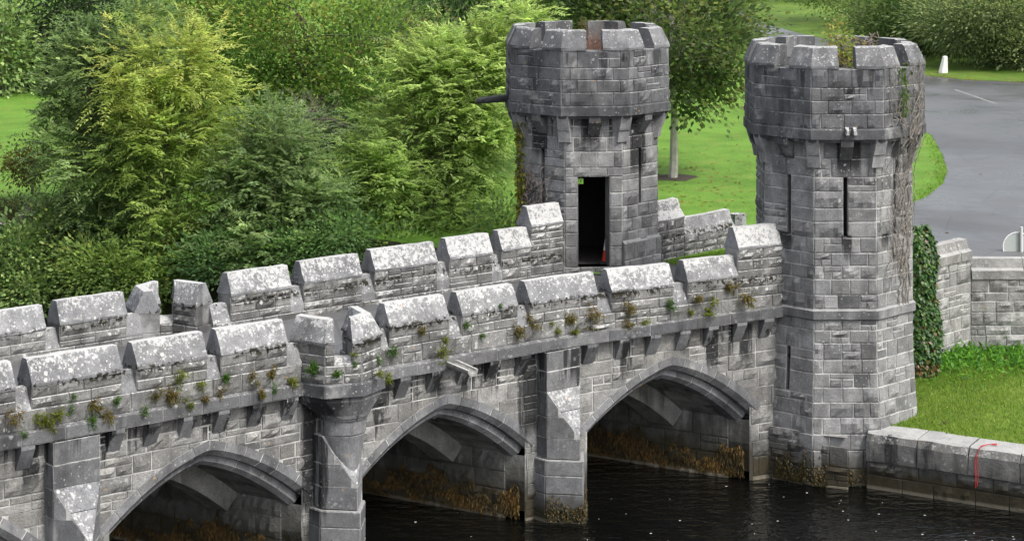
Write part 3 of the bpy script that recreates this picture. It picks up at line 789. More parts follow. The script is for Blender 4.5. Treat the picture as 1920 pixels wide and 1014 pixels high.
CORB = stone_mat("corbel_limestone", (.05, .052, .056), (.235, .236, .238), .35, .35, 1., .5)
TCAP = stone_mat("tower_coping_limestone", (.08, .083, .088), (.145, .148, .155), .7, .35, .9, .4, top=.20)
TR, ptR = tower("bridge_tower", (7.16, 49.9), 0., "tall octagonal stone tower with dead ivy on its right side, rising straight from the water")
TL, ptL = tower("bridge_tower", (1.79, 53.8), .08, "octagonal stone tower with an open dark doorway at the bridge end", door=True, rot=4)
# spouts on the towers
mb = MB(); b = ptL(6, 1.88, -.1, 7.86); spout(mb, b, Vector((-1, -.05, -.09)).normalized(), Vector((0, 1, 0)), .78, .18, .13, .3); mb.build("water_spout", [TOP], TL)
mb = MB(); b = ptR(0, 1.90, .06, 7.72)
for sd in (-1, 1):
    lo4 = [(sd*.085-.045, .02, -.13), (sd*.085-.03, -.17, -.15), (sd*.085+.04, -.15, -.15), (sd*.085+.05, .03, -.13)]
    hi4 = [(sd*.085-.04, .02, .02), (sd*.075-.02, -.16, -.06), (sd*.075+.03, -.14, -.06), (sd*.085+.045, .03, .02)]
    mb.hexa([b+Vector(p) for p in lo4], [b+Vector(p) for p in hi4], 0, .95)
mb.build("water_spout", [TOW], TR)

# ------------------------------------------------------------------ ground, river, roads
def sheet(name, pts, mat, z=None):
    mb = MB(); mb.poly([(p[0], p[1], p[2] if z is None else z) for p in pts]); o = mb.build(name, [mat]); o['kind'] = 'structure'; return o
yb = lambda x: 48.4+(6.22-x)*.55
sheet("river", [(-120, 5, 0), (120, 5, 0), (120, 60, 0), (-120, 125, 0)], WATER)
sheet("riverbed", [(-900, -300, -1.5), (900, -300, -1.5), (900, 900, -1.5), (-900, 900, -1.5)], simple("river_mud", (.03, .026, .018)))
edge = [(-400, 330), (-110, yb(-110)+3.2)]+[(x, yb(x)+3.0+.5*math.sin(x*1.3)) for x in range(-100, -1, 4)]+[(0.3, 53.6), (1.0, 52.6), (4.0, 50.6), (6.5, 49.6), (8.8, 51.2), (9.62, 52.1), (10.94, 53.55), (90, 53.6), (400, 53.6)]
G0 = 3.88
sheet("lawn", [(x, y, G0) for x, y in edge]+[(900, 900, G0), (-900, 900, G0)], LAWN)
bk = MB()
le = [(-110, yb(-110)+3.2)]+[(x, yb(x)+3.0+.5*math.sin(x*1.3)) for x in range(-100, -1, 4)]+[(0.3, 53.6)]
for (a, b) in zip(le[:-1], le[1:]):
    for f0, f1 in ((0, .3), (.3, .65), (.65, 1)):
        q = lambda p, f: (p[0]+.3*f, p[1]-(4.1 if p[0] < -1 else 2.2)*f, G0-.003-(G0+.6)*f**1.3+.1*math.sin(p[0]*2.1+f*9)*(f > 0))
        bk.poly([q(a, f0), q(a, f1), q(b, f1), q(b, f0)])
o = bk.build("river_bank", [SOIL]); o['kind'] = 'structure'
# drive: bridge deck level, sweeping right and then away to the left
road = [(1.9, 51.9), (5.3, 50.2), (8.9, 51.9), (9.8, 52.5), (11.0, 53.75), (40, 54), (40, 96), (24, 98.6), (20.2, 100.3), (18.7, 103), (18.4, 110), (18.3, 120), (16.6, 129), (15.6, 137), (15.0, 160), (11, 160), (12.2, 137), (13.2, 124),
        (14.0, 110), (14.6, 96), (15.0, 86), (14.8, 79), (14.2, 74), (13.6, 70), (12.9, 67), (11.9, 64.3), (9.8, 60.2), (6.6, 56.2), (4, 54.0)]
sheet("road", [(x, y, 3.886) for x, y in road], ASPH)
VERGE = grass_mat("verge_grass", (.075, .14, .018), (.12, .19, .026), (.12, .12, .04), .3)
sheet("grass_verge", [(40, 96.3, 3.891), (40, 130, 4.6), (24, 175, 5.4), (15.2, 175, 4.5), (15.7, 137, 3.893), (16.7, 129, 3.891), (18.4, 120, 3.891), (18.5, 110, 3.891), (18.8, 103.1, 3.891), (20.3, 100.4, 3.891), (24, 98.7, 3.891)], VERGE)
# lane mark on the far bend
lm = MB(); a, b = pix(1790, 168, 3.892), pix(1868, 195, 3.892); d = (b-a).normalized(); n_ = Vector((-d.y, d.x, 0))*.05
lm.poly([a-n_, b-n_, b+n_, a+n_]); o = lm.build("road_marking", [simple("worn_white_paint", (.24, .24, .235), .8, .4, 3)]); o['kind'] = 'structure'
# soil ring under the birch-barked tree
tb = pix(1261, 333, G0)
sheet("bare_soil", [(tb.x+.75*math.cos(a)*(1+.15*math.sin(3*a)), tb.y+.75*math.sin(a)*(1+.1*math.cos(5*a)), G0+.006) for a in [i*math.pi/10 for i in range(20)]], simple("bare_earth", (.045, .032, .02), .95, .5, 12))

# quay and grass bank at the right
qa, qb = Vector((7.6, 48.05)), Vector((20, 40.2)); _, qd, qn, _ = seg(qa, qb)
quay = thing("quay_wall", (10, 46.5, 0), "low stone quay with a broad coping between the tower foot and the river", "quay")
mb = MB(); P, L = facemap(qa, qb, -1.2)
masonry(mb, P, L, [0, .7, 1.12, 1.5, 1.80], rng, .6, 1.3, rock=.7, sneck=.1)
mb.build("wall", [QUA, MOK], quay)
mb = MB(); x = 0
while x < L:
    w_ = rng.uniform(.75, 1.25); p0, p1 = qa+qd*(x+.012), qa+qd*(x+w_-.012)
    sweep(mb, [p0-qn*-.05, p1-qn*-.05], [(0, .61), (0, 1.02), (.07, 1.17), (.14, 1.20), (.72, 1.24), (.72, .61)], 0, rng.uniform(.2, .9), jit=.012, sub=4); x += w_
mb.build("coping", [QUA], quay)
gb = MB(); nx, ny = 26, 14
def gp(i, j):
    f = i/nx; g_ = j/ny
    A = qa-qn*.62+qd*(f*13); B = Vector((8.2, 51.6)).lerp(Vector((10.9, 53.5)), min(1, f*3)) if f < 1/3 else Vector((10.9, 53.5)).lerp(Vector((22, 53.7)), (f-1/3)*1.5)
    q = A.lerp(B, g_); return Vector((q.x, q.y, 1.19+.62*g_**1.2+.05*math.sin(q.x*2.3)*math.sin(q.y*1.9)*(0 < j < ny)))
for i in range(nx):
    for j in range(ny): gb.poly([gp(i, j), gp(i+1, j), gp(i+1, j+1), gp(i, j+1)])
o = gb.build("grass_bank", [BANK], smooth=True); o['kind'] = 'structure'
# retaining wall beside the drive
rw = thing("retaining_wall", (12, 53.4, 1.6), "pale grey stone retaining wall with sloped coping beside the drive", "wall")
W0, W1, W2 = Vector((8.85, 51.05)), Vector((10.9, 53.25)), Vector((30, 53.35))
mb = MB()
for a, b, zt in ((W0, W1, 4.02), (W1, W2, 3.55)):
    P, L = facemap(a, b, 1.0); masonry(mb, P, L, snap(rows_for(zt-1.0, .2, .34, rng), []), rng, .3, .7, rock=.7, sneck=.25)
mb.build("wall", [PAL, MOR], rw)
mb = MB()
for a, b, z in ((W0, W1, 4.0), (W1+Vector((.02, -.0)), W2, 3.53)):
    _, d, n_, L = seg(a, b); x = 0
    while x < L-.01:
        w_ = min(rng.uniform(1.0, 1.5), L-x); w_ = L-x if L-x-w_ < .4 else w_
        sweep(mb, [a+d*(x+.006)+n_*.05, a+d*(x+w_-.006)+n_*.05], [(0, z), (0, z+.2), (.10, z+.25), (.16, z+.46), (.36, z+.48), (.5, z+.2), (.5, z)], 0, rng.uniform(.3, 1), jit=.005, sub=4); x += w_
mb.build("coping", [PAL], rw)
# short wing wall beyond the doorway tower
ww = thing("wing_wall", (4.6, 54.6, 3.9), "short lichened wing wall with stepped coping beside the doorway tower", "wall")
a, b, c_ = pix(1225, 487, 3.95), pix(1283, 474, 3.95), pix(1378, 455, 3.95)
mb = MB()
for p, q, zt in ((a, b, 4.80), (b, c_, 4.32)):
    P, L = facemap(p, q, 3.6); masonry(mb, P, L, snap(rows_for(zt-3.6, .16, .26, rng), []), rng, .3, .6, rock=.9, sneck=.2)
mb.build("wall", [PAR, MOD], ww)
mb = MB()
for p, q, z, k in ((a, b, 4.78, .48), (b, c_, 4.30, .46)):
    sweep(mb, [p, q], [(-.02, z), (-.02, z+.06), (.1, z+.25), (.18, z+k), (.36, z+k), (.5, z+.05), (.5, z)], 0, .8, jit=.014, sub=5)
mb.build("coping", [CAP], ww)
rb = MB()
p = pix(1383, 440, 3.95)+Vector((.05, .25, .35)); 
for k in range(7):
    a_ = [p+Vector((.2*math.cos(t)*rng.uniform(.8, 1.2), .2*math.sin(t), -.35)) for t in [i*math.pi/3 for i in range(6)]]
    if k == 0: rb.hexa(a_, [v+Vector((rng.uniform(-.05, .05), rng.uniform(-.05, .05), .5)) for v in a_], 0, .9)
o = rb.build("loose_stone", [CAP]); tag(o, "pale broken stone at the right end of the wing wall", "stone")

# ------------------------------------------------------------------ foliage
def quads(name, V, C, mat, parent=None):
    """V (n,4,3) corner points, C (n,3) colours"""
    n = len(V); me = bpy.data.meshes.new(name)
    me.vertices.add(n*4); me.vertices.foreach_set('co', V.reshape(-1).astype(np.float32))
    me.loops.add(n*4); me.loops.foreach_set('vertex_index', np.arange(n*4, dtype=np.int32))
    me.polygons.add(n); me.polygons.foreach_set('loop_start', np.arange(0, n*4, 4, dtype=np.int32))
    me.materials.append(mat); me.update(calc_edges=True)
    a = me.attributes.new('Col', 'FLOAT_COLOR', 'FACE')
    a.data.foreach_set('color', np.concatenate([C, np.ones((n, 1))], 1).reshape(-1).astype(np.float32))
    return link(bpy.data.objects.new(name, me), parent)
def nrm(a): return a/np.maximum(np.linalg.norm(a, axis=-1, keepdims=True), 1e-9)
def leaves(p, d, lw, ll, droop=.2, roll=1.0):
    """one diamond leaf per point p with direction d"""
    n = len(p); d = nrm(d+np.array([0, 0, -droop])); u = nrm(np.cross(d, np.array([0, 0, 1.])+roll*nr.normal(0, .45, (n, 3))))
    nn = np.cross(u, d); sc = nr.uniform(.7, 1.25, (n, 1))
    a = p; c = p+d*ll*sc; m = p+d*ll*sc*.45+nn*ll*.08*sc
    return np.stack([a, m+u*lw*sc*.5, c, m-u*lw*sc*.5], 1)
def sprays(p, d, L, pairs, lw, ll):
    """feather leaves: leaflets along a stalk that bends down"""
    n = len(p); d = nrm(d); sd = nrm(np.cross(d, np.array([0, 0, 1.])+nr.normal(0, .25, (n, 3))))
    L = L*nr.uniform(.7, 1.2, (n, 1)); out = []
    for j in range(pairs):
        f = (j+.8)/(pairs+.5); q = p+d*L*f+np.array([0, 0, -.35])*L*f*f
        for s_ in (-1, 1):
            out.append(leaves(q, d*.55+sd*s_+nr.normal(0, .12, (n, 3)), lw, ll*(1-.35*abs(f-.5)), .25, .5))
    q = p+d*L+np.array([0, 0, -.35])*L; out.append(leaves(q, d+nr.normal(0, .1, (n, 3)), lw, ll, .3, .5))
    return np.stack(out, 1)            # n, leaflets, 4, 3
def pal(cols, n, f=None):
    c = np.array(cols); k = len(c)
    f = nr.uniform(0, 1, n) if f is None else np.clip(f, 0, .9999)
    x = f*(k-1); i = x.astype(int); w_ = (x-i)[:, None]
    return c[i]*(1-w_)+c[np.minimum(i+1, k-1)]*w_
def crown_clusters(ells, n, inner=.35):
    V = np.array([e[3]*e[4]*e[5] for e in ells])**.75; pick = nr.choice(len(ells), n, p=V/V.sum()); E = np.array(ells)[pick]
    u = nrm(nr.normal(0, 1, (n, 3))); r_ = inner+(1-inner)*nr.uniform(0, 1, (n, 1))**.55
    return E[:, :3]+u*E[:, 3:]*r_*nr.uniform(.85, 1.1, (n, 1)), u, (r_[:, 0])
LG = 2.15
def tree(name, label, base, ells, ncl, nper, cols, kind='simple', lw=.07, ll=.12, cr=.45, L=.35, pairs=5, trunk=.12, lean=(0, 0), stems=1, branch=.4, bark=None,
         mat=None, cat="tree", group=None, colspread=.35, tip=None, up=.35, flat=.65, trunk_top=.75, plume=0., kmin=2):
    base = Vector(base); root = thing(name, base, label, cat, group)
    C, U, rr = crown_clusters(ells, ncl)
    cen = np.array(ells)[:, :3].mean(0); top = max(e[2]+e[5] for e in ells)
    # trunk and limbs
    tb = MB(); heads = []
    for q in range(stems):
        off = Vector((rng.uniform(-.5, .5), rng.uniform(-.4, .4), 0))*(0 if stems == 1 else 1)
        e = ells[q % len(ells)]
        end = Vector((e[0], e[1], e[2]+e[5]*(trunk_top-.5)*1.2)); p0 = base+off-Vector((0, 0, .2))
        pts = [p0.lerp(end, k/7)+Vector((rng.uniform(-.08, .08), rng.uniform(-.08, .08), 0))*(k > 0) for k in range(8)]
        tb.tube(pts, [trunk*(1-.75*k/7) for k in range(8)], 7); heads.append(pts)
    for i in nr.permutation(ncl)[:int(ncl*branch)]:
        pts = heads[i % stems]; k = rng.randint(kmin, 7); a = pts[k]; b = Vector(C[i]); m_ = a.lerp(b, .5)+Vector((rng.uniform(-.2, .2), rng.uniform(-.2, .2), rng.uniform(-.05, .3)))
        r0 = trunk*.33*(1-.6*k/7)
        tb.tube([a, a.lerp(m_, .5)+Vector((0, 0, .05)), m_, m_.lerp(b, .6), b], [r0, r0*.8, r0*.6, r0*.4, r0*.2], 4)
    tb.build("trunk", [bark or BARK], root)
    n = ncl*nper; idx = np.repeat(np.arange(ncl), nper)
    g = nr.normal(0, 1, (n, 3))*np.array([1, 1, flat])*cr*nr.uniform(.75, 1.3, (ncl, 1))[idx]
    if plume:                           # feathery plumes reaching out and up
        g = g*.55+(nrm(U+np.array([0, 0, .7]))[idx])*nr.normal(0, 1, (n, 1))*cr*plume
    p = C[idx]+g
    d = nrm(U[idx]*.8+nrm(g)*.9+np.array([0, 0, up])+nr.normal(0, .3, (n, 3)))
    cf = nr.uniform(0, 1, ncl)*(1-colspread)
    f = cf[idx]+nr.uniform(0, colspread, n)
    if tip is not None:                 # colour moves along the palette towards the crown's top and outside
        f = np.clip(f*.55+.45*tip(C[idx], rr[idx]), 0, 1)
    col = pal(cols, n, f)*nr.uniform(.72, 1.28, (n, 1))*LG*np.clip(nr.normal(1, .18, (ncl, 1)), .5, 1.5)[idx]
    col = col*.86+col.mean(1, keepdims=True)*.14
    if kind == 'simple': quads("crown", leaves(p, d, lw, ll, .25), col, mat or LEAF, root)
    else:
        V = sprays(p, d, L, pairs, lw, ll); k = V.shape[1]
        cc = np.repeat(col[:, None, :], k, 1)*nr.uniform(.85, 1.15, (n, k, 1))
        quads("crown", V.reshape(-1, 4, 3), cc.reshape(-1, 3), mat or LEAF, root)
    return root
def E(u, v, Y, ru, rv, ry=None):        # crown lump from its outline in photo pixels at distance Y
    p = at(u, v, Y); k = .32 if Y < 63 else .0; a = max(.25, ru/F*Y-k); b = max(.25, rv/F*Y-k); return (p.x, p.y, p.z, a, ry or a*.9, b)

G_BLUE = [(.036, .066, .024), (.09, .135, .050), (.15, .20, .080)]
G_YEL = [(.065, .112, .022), (.12, .172, .036), (.18, .212, .048), (.25, .235, .055)]
G_BRI = [(.065, .108, .026), (.112, .165, .042), (.155, .208, .058), (.19, .23, .075)]
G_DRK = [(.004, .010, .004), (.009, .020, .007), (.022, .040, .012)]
G_ARB = [(.018, .045, .008), (.045, .090, .012), (.085, .135, .018), (.17, .13, .03)]
G_MAP = [(.018, .036, .010), (.034, .060, .016), (.058, .085, .022), (.09, .085, .025)]
G_WIL = [(.018, .036, .012), (.05, .075, .026), (.10, .125, .05), (.15, .17, .08)]
G_BUSH = [(.024, .052, .014), (.055, .10, .024), (.10, .15, .036), (.14, .17, .05)]
topy = lambda lo_, hi_: (lambda C, r_: np.clip((C[:, 2]-lo_)/(hi_-lo_), 0, 1)*np.clip(r_*1.2, 0, 1))

tree("ash_tree", "blue-green feathery ash tree at the left in front of the open lawn", (-12.1, 59.8, 3.2),
     [E(175, 150, 61, 90, 140), E(250, 80, 61.5, 110, 110), E(120, 260, 60.5, 75, 90), E(200, 330, 60, 120, 110), E(140, 420, 60, 120, 70)], 210, 19, G_BLUE, 'pin', .06, .17, .40, .42, 5, .14, stems=2, branch=.35, plume=.6, flat=.7)
tree("robinia_tree", "tall yellow-green feathery tree, the yellowest one left of the towers", (-9.6, 58.6, 3.0),
     [E(330, 130, 59, 95, 95), E(260, 150, 59.3, 80, 110), E(400, 200, 59.4, 80, 90), E(300, 270, 58.6, 120, 90), E(345, 370, 58.3, 90, 110), E(240, 300, 58.8, 60, 60), E(320, 470, 58, 110, 80)], 185, 18, G_YEL, 'pin', .055, .17, .40, .44, 5, .085, stems=3, branch=.5, tip=topy(4.5, 9.2), plume=1.0)
tree("ash_sapling", "dusty blue-green young ash tree between the yellow tree and the bright round tree", (-6.2, 57.6, 2.8),
     [E(520, 290, 58, 90, 100), E(470, 350, 57.8, 80, 90), E(560, 390, 57.6, 90, 90), E(500, 460, 57.3, 130, 70)], 190, 19, G_BLUE, 'pin', .06, .17, .36, .42, 5, .06, stems=3, branch=.4)
tree("round_tree", "bright light-green round-crowned tree directly left of the doorway tower", (-2.2, 59.6, 3.0),
     [E(850, 170, 60.5, 130, 130), E(770, 260, 60, 130, 130), E(700, 350, 59.3, 100, 100), E(900, 110, 61, 110, 80), E(880, 300, 60, 90, 130), E(800, 390, 59.3, 120, 70), E(680, 430, 58.6, 90, 50), E(960, 40, 61.5, 70, 50)], 280, 23, G_BRI, 'pin', .055, .18, .46, .42, 5, .07, stems=5, branch=.35, plume=.6, flat=.7, tip=topy(4., 10.))
tree("maple_tree", "broad dark green tree with a white trunk standing on the lawn behind the doorway tower", (tb.x, tb.y, G0),
     [E(1258, 60, 68.2, 180, 130, 3.0), E(1120, 0, 70, 150, 120, 3.), E(1330, 110, 68, 90, 90, 1.8), E(1290, 170, 67.6, 90, 55, 1.4), E(1200, -60, 70, 200, 100, 3)], 420, 42, G_MAP, 'simple', .15, .19, .42, trunk=.15, trunk_top=.6, branch=.3, kmin=4,
     bark=simple("white_bark", (.34, .33, .29), .85, .45, 5))
# trees beyond the lawn
far_kw = dict(kind='simple', cr=.75, group="trees beyond the lawn", branch=.15)
tree("arbutus_tree", "dense green tree sprinkled with tawny fruit above the bare dead sapling", at(650, 330, 76), [E(560, 60, 76, 190, 120, 2.5), E(690, 90, 76, 120, 110, 2.5), E(620, 180, 76, 170, 90, 2.2), E(480, 110, 76, 70, 110, 2)], 260, 75, G_ARB, lw=.10, ll=.17, trunk=.2, **{**far_kw, 'cr': .5})
tree("arbutus_tree", "green tawny-flecked tree behind the top of the yellow tree", at(370, 330, 78), [E(370, 40, 78, 110, 110, 2.5), E(330, 150, 78, 100, 110, 2.5), E(430, 0, 79, 120, 70, 2.5), E(440, 170, 78, 90, 80, 2.5)], 190, 75, G_ARB, lw=.10, ll=.17, trunk=.2, **{**far_kw, 'cr': .5})
tree("hazel_tree", "dull grey-green tree between the fruit-flecked tree and the weeping conifer", at(760, 300, 80), [E(745, 60, 80, 75, 100, 2.5), E(770, 170, 80, 80, 120, 2.5), E(700, 230, 80, 80, 80, 2.5), E(820, 130, 81, 80, 90, 2.5)], 170, 70, [(.018, .035, .012), (.035, .055, .02), (.06, .075, .03), (.11, .085, .03)], lw=.10, ll=.16, trunk=.15, **{**far_kw, 'cr': .55})
tree("weeping_conifer", "dark conifer with hanging pale sprays at the top edge above the bright round tree", at(850, 250, 88), [E(840, 0, 88, 80, 70, 2), E(930, -20, 89, 100, 80, 2), E(860, 100, 88, 90, 100, 2)], 150, 60, [(.010, .03, .006), (.03, .065, .012), (.07, .12, .02)], lw=.08, ll=.42, trunk=.2, **{**far_kw, 'up': -1.2})
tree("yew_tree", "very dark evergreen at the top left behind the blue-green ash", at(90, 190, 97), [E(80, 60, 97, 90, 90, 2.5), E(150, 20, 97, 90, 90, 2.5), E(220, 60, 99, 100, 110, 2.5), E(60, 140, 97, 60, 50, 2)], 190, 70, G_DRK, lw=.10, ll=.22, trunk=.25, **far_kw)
tree("laurel_bush", "glossy mid-green laurel at the far left edge beside the lawn", at(5, 178, 93.5), [E(5, 60, 94, 40, 60, 1.5), E(10, 130, 94, 38, 50, 1.5), E(-30, 90, 95, 60, 90, 2)], 110, 60, G_BUSH, lw=.14, ll=.26, trunk=.12, mat=LEAFG, **far_kw)
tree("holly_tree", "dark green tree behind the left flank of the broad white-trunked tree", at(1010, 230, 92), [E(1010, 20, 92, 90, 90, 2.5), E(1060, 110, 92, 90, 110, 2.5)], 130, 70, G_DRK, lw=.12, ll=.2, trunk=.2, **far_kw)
tree("oak_tree", "dense dark tree behind the crown of the broad white-trunked tree", at(1240, 170, 110), [E(1200, 0, 110, 160, 90, 3), E(1320, 30, 112, 110, 70, 3), E(1260, 90, 110, 150, 60, 3)], 170, 70, G_MAP, lw=.16, ll=.26, trunk=.25, **far_kw)
tree("willow_tree", "silvery-green willow overhanging the drive at the top right corner", at(1880, 160, 108), [E(1870, 20, 106, 90, 70, 3), E(1810, 35, 107, 80, 50, 3), E(1910, 90, 106, 60, 55, 2.5), E(1960, 60, 106, 80, 90, 3)], 260, 75, G_WIL, lw=.09, ll=.26, trunk=.25, **{**far_kw, 'cr': .7})
tree("willow_tree", "dark-hearted willow left of the silvery one, behind the white bollard", at(1750, 120, 114), [E(1720, 20, 114, 90, 70, 3), E(1680, 60, 115, 80, 50, 3), E(1770, 45, 112, 70, 38, 2.5)], 210, 75, [(.010, .028, .008), (.022, .045, .012), (.05, .08, .02), (.09, .12, .035)], lw=.09, ll=.26, trunk=.25, **{**far_kw, 'cr': .75})
tree("verge_shrub", "low mixed shrubs on the verge above the sapling-topped tower", at(1600, 75, 128), [E(1630, 8, 130, 70, 36, 3), E(1545, -22, 136, 70, 25, 3), E(1690, 55, 122, 45, 32, 3)], 130, 60, [(.03, .055, .012), (.05, .085, .016), (.10, .12, .03)], lw=.12, ll=.2, trunk=.1, cat="shrub", **{k: v for k, v in far_kw.items() if k != 'group'})
tree("verge_hedge", "grassy scrub along the far left side of the drive at the top edge", at(1470, 20, 152), [E(1460, 0, 154, 60, 22, 3), E(1560, -10, 152, 80, 25, 3), E(1400, -10, 156, 70, 40, 3)], 110, 55, [(.035, .07, .012), (.06, .11, .018), (.11, .14, .03)], lw=.12, ll=.22, trunk=.1, cat="hedge", **{k: v for k, v in far_kw.items() if k != 'group'})
tree("ivy_scrub", "dark ivy scrub under the willows beside the bend in the drive", at(1850, 120, 112), [E(1850, 100, 112, 60, 28, 1.5), E(1910, 112, 108, 50, 28, 1.5), E(1770, 72, 120, 50, 16, 1.5)], 120, 55, G_DRK, lw=.12, ll=.2, trunk=.08, cat="shrub", **{k: v for k, v in far_kw.items() if k != 'group'})
# undergrowth along the near bank
ukw = dict(kind='simple', cr=.38, branch=.25, cat="bush", trunk=.05)
tree("laurel_bush", "dense dark leafy bush at the far left just above the parapet", at(40, 560, 59), [E(40, 470, 59.5, 90, 60, 1.3), E(60, 540, 58.6, 120, 50, 1.2), E(-40, 520, 59, 80, 80, 1.3)], 170, 60, G_BUSH, lw=.09, ll=.15, mat=LEAFG, **ukw)
tree("leafy_bush", "mid-green leafy bush above the refuge recess of the far parapet", at(230, 560, 58), [E(190, 500, 58.4, 100, 60, 1.2), E(280, 520, 57.8, 100, 50, 1.2), E(120, 430, 60, 70, 40, 1.2)], 170, 60, [(.030, .058, .014), (.06, .105, .024), (.11, .16, .035), (.16, .17, .05)], lw=.08, ll=.14, **ukw)
tree("leafy_bush", "dark green bush filling in below the dusty young ash", at(430, 530, 57), [E(420, 480, 57, 90, 55, 1.1), E(560, 470, 56.6, 90, 50, 1.), E(640, 440, 57, 70, 50, 1.)], 150, 60, [(.022, .055, .018), (.05, .10, .03), (.085, .14, .045)], lw=.08, ll=.14, **ukw)
tree("leafy_bush", "dark green undergrowth among the stems beside the doorway tower", at(860, 470, 58), [E(850, 440, 58.6, 110, 45, 1.), E(740, 470, 57.4, 90, 35, 1.), E(940, 420, 57, 40, 60, .8)], 110, 55, G_BUSH, lw=.08, ll=.14, **ukw)
tree("berberis_bush", "rounded bronze-tinged bush at the lawn edge left of the ash", at(60, 350, 63), [E(55, 310, 63, 38, 30, .8)], 40, 60, [(.03, .035, .008), (.06, .06, .012), (.09, .06, .015)], lw=.06, ll=.1, **{**ukw, 'cr': .25})
tree("scrub_bush", "brownish untidy scrub on the lawn edge above the dark leafy bush", at(60, 420, 62), [E(40, 415, 62, 70, 32, 1.), E(130, 400, 62, 60, 30, 1.), E(-20, 410, 62, 50, 34, 1)], 90, 50, [(.03, .045, .012), (.05, .065, .02), (.10, .06, .03)], lw=.06, ll=.1, **ukw)
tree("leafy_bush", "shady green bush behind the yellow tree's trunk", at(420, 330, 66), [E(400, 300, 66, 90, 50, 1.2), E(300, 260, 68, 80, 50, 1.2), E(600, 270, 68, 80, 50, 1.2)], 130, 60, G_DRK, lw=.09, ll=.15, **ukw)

# bare dead wood
def twigs(mb, p, d, L, r_, depth, spread=.6):
    q = p+d*L; m_ = p.lerp(q, .5)+Vector((rng.uniform(-1, 1), rng.uniform(-1, 1), rng.uniform(-1, 1)))*L*.06
    mb.tube([p, m_, q], [r_, r_*.8, r_*.55], 4)
    if depth:
        for k in range(3 if depth > 1 else 4):
            nd = (d+Vector((rng.gauss(0, spread), rng.gauss(0, spread), rng.gauss(.05, spread*.7)))).normalized()
            twigs(mb, p.lerp(q, rng.uniform(.45, 1)), nd, L*rng.uniform(.5, .8), r_*.55, depth-1, spread)
mb = MB(); b = at(545, 330, 63)
for k in range(4): twigs(mb, b+Vector((rng.uniform(-.2, .2), 0, 0)), Vector((rng.uniform(-.45, .5), rng.uniform(-.2, .2), 1)).normalized(), 1.3, .035, 4)
o = mb.build("dead_sapling", [TWIG]); tag(o, "bare grey dead sapling with fine twigs above the dusty young ash", "dead tree")
mb = MB(); b = at(450, 290, 64)
for k in range(26): twigs(mb, b+Vector((rng.uniform(-.6, .6), rng.uniform(-.3, .3), rng.uniform(-.2, .5))), Vector((rng.uniform(-1, 1), rng.uniform(-.5, .5), rng.uniform(-.3, .5))).normalized(), .5, .016, 2, .8)
o = mb.build("brush_pile", [simple("brown_brush", (.13, .085, .065), .9, .4, 8)]); tag(o, "brown tangle of dead branches right of the yellow tree", "brushwood")
mb = MB(); b = at(20, 420, 60.5)
for k in range(5): twigs(mb, b+Vector((rng.uniform(-.3, .3), 0, 0)), Vector((rng.uniform(-1, 1), -.2, rng.uniform(.0, .4))).normalized(), .5, .022, 2, .5)
o = mb.build("fallen_branch", [simple("bleached_wood", (.32, .29, .25), .9, .3, 8)]); tag(o, "bleached fallen branch at the far left above the dark bush", "branch")

# ------------------------------------------------------------------ plants on the stonework
NM = [(-3, 30, "cap cut by left edge"), (59, 229, "longest cap at left"), (257, 389, "second whole cap from left"), (414, 539, "cap just left of turret"), (545, 722, "turret parapet"),
      (730, 842, "cap just right of turret"), (866, 971, "second cap right of turret"), (994, 1121, "third cap right of turret"), (1146, 1263, "fourth cap right of turret"), (1289, 1384, "last low cap before tower"), (1384, 1470, "raised cap against tower")]
TUFTS = [(18, 788, 24, 'r'), (43, 810, 12, 'g'), (75, 777, 26, 'y'), (89, 797, 20, 'y'), (106, 774, 22, 'y'), (133, 767, 12, 'g'), (139, 746, 11, 'g'), (179, 758, 26, 'r'), (172, 789, 20, 'g'), (204, 779, 24, 'r'), (215, 752, 16, 'g'), (269, 769, 15, 'g'), (293, 737, 20, 'r'),
         (332, 706, 24, 'y'), (318, 744, 28, 'r'), (352, 754, 16, 'y'), (374, 722, 16, 'y'), (383, 749, 16, 'r'), (417, 737, 20, 'r'), (423, 706, 18, 'g'), (471, 703, 18, 'r'), (486, 735, 18, 'r'), (508, 695, 20, 'r'), (511, 726, 13, 'g'), (542, 717, 20, 'y'), (575, 684, 14, 'g'), (592, 690, 20, 'g'),
         (635, 703, 18, 'g'), (667, 664, 10, 'y'), (669, 686, 11, 'g'), (703, 702, 15, 'y'), (722, 709, 20, 'y'), (733, 659, 18, 'g'), (713, 678, 12, 'g'), (792, 617, 16, 'r'), (837, 638, 16, 'y'), (828, 664, 26, 'y'), (875, 609, 14, 'g'), (903, 629, 11, 'g'), (939, 575, 9, 'g'), (965, 618, 22, 'r'), (1001, 606, 20, 'r'), (1047, 618, 14, 'y'), (1035, 603, 10, 'y'),
         (1072, 595, 22, 'r'), (1079, 622, 18, 'y'), (1112, 596, 28, 'r'), (1178, 582, 22, 'r'), (1178, 610, 20, 'r'), (1211, 604, 15, 'y'), (1256, 573, 18, 'g'), (1308, 567, 16, 'r'), (1297, 590, 12, 'y'), (1334, 584, 27, 'y'), (1366, 543, 14, 'r'), (1388, 563, 33, 'r')]
TP = {'g': [(.02, .06, .01), (.06, .14, .015), (.10, .18, .02)], 'y': [(.05, .09, .01), (.14, .17, .02), (.24, .24, .04)], 'r': [(.06, .085, .014), (.14, .12, .03), (.21, .12, .05)]}
TN = {'g': "fresh green", 'y': "yellow-green", 'r': "rust-tinged"}
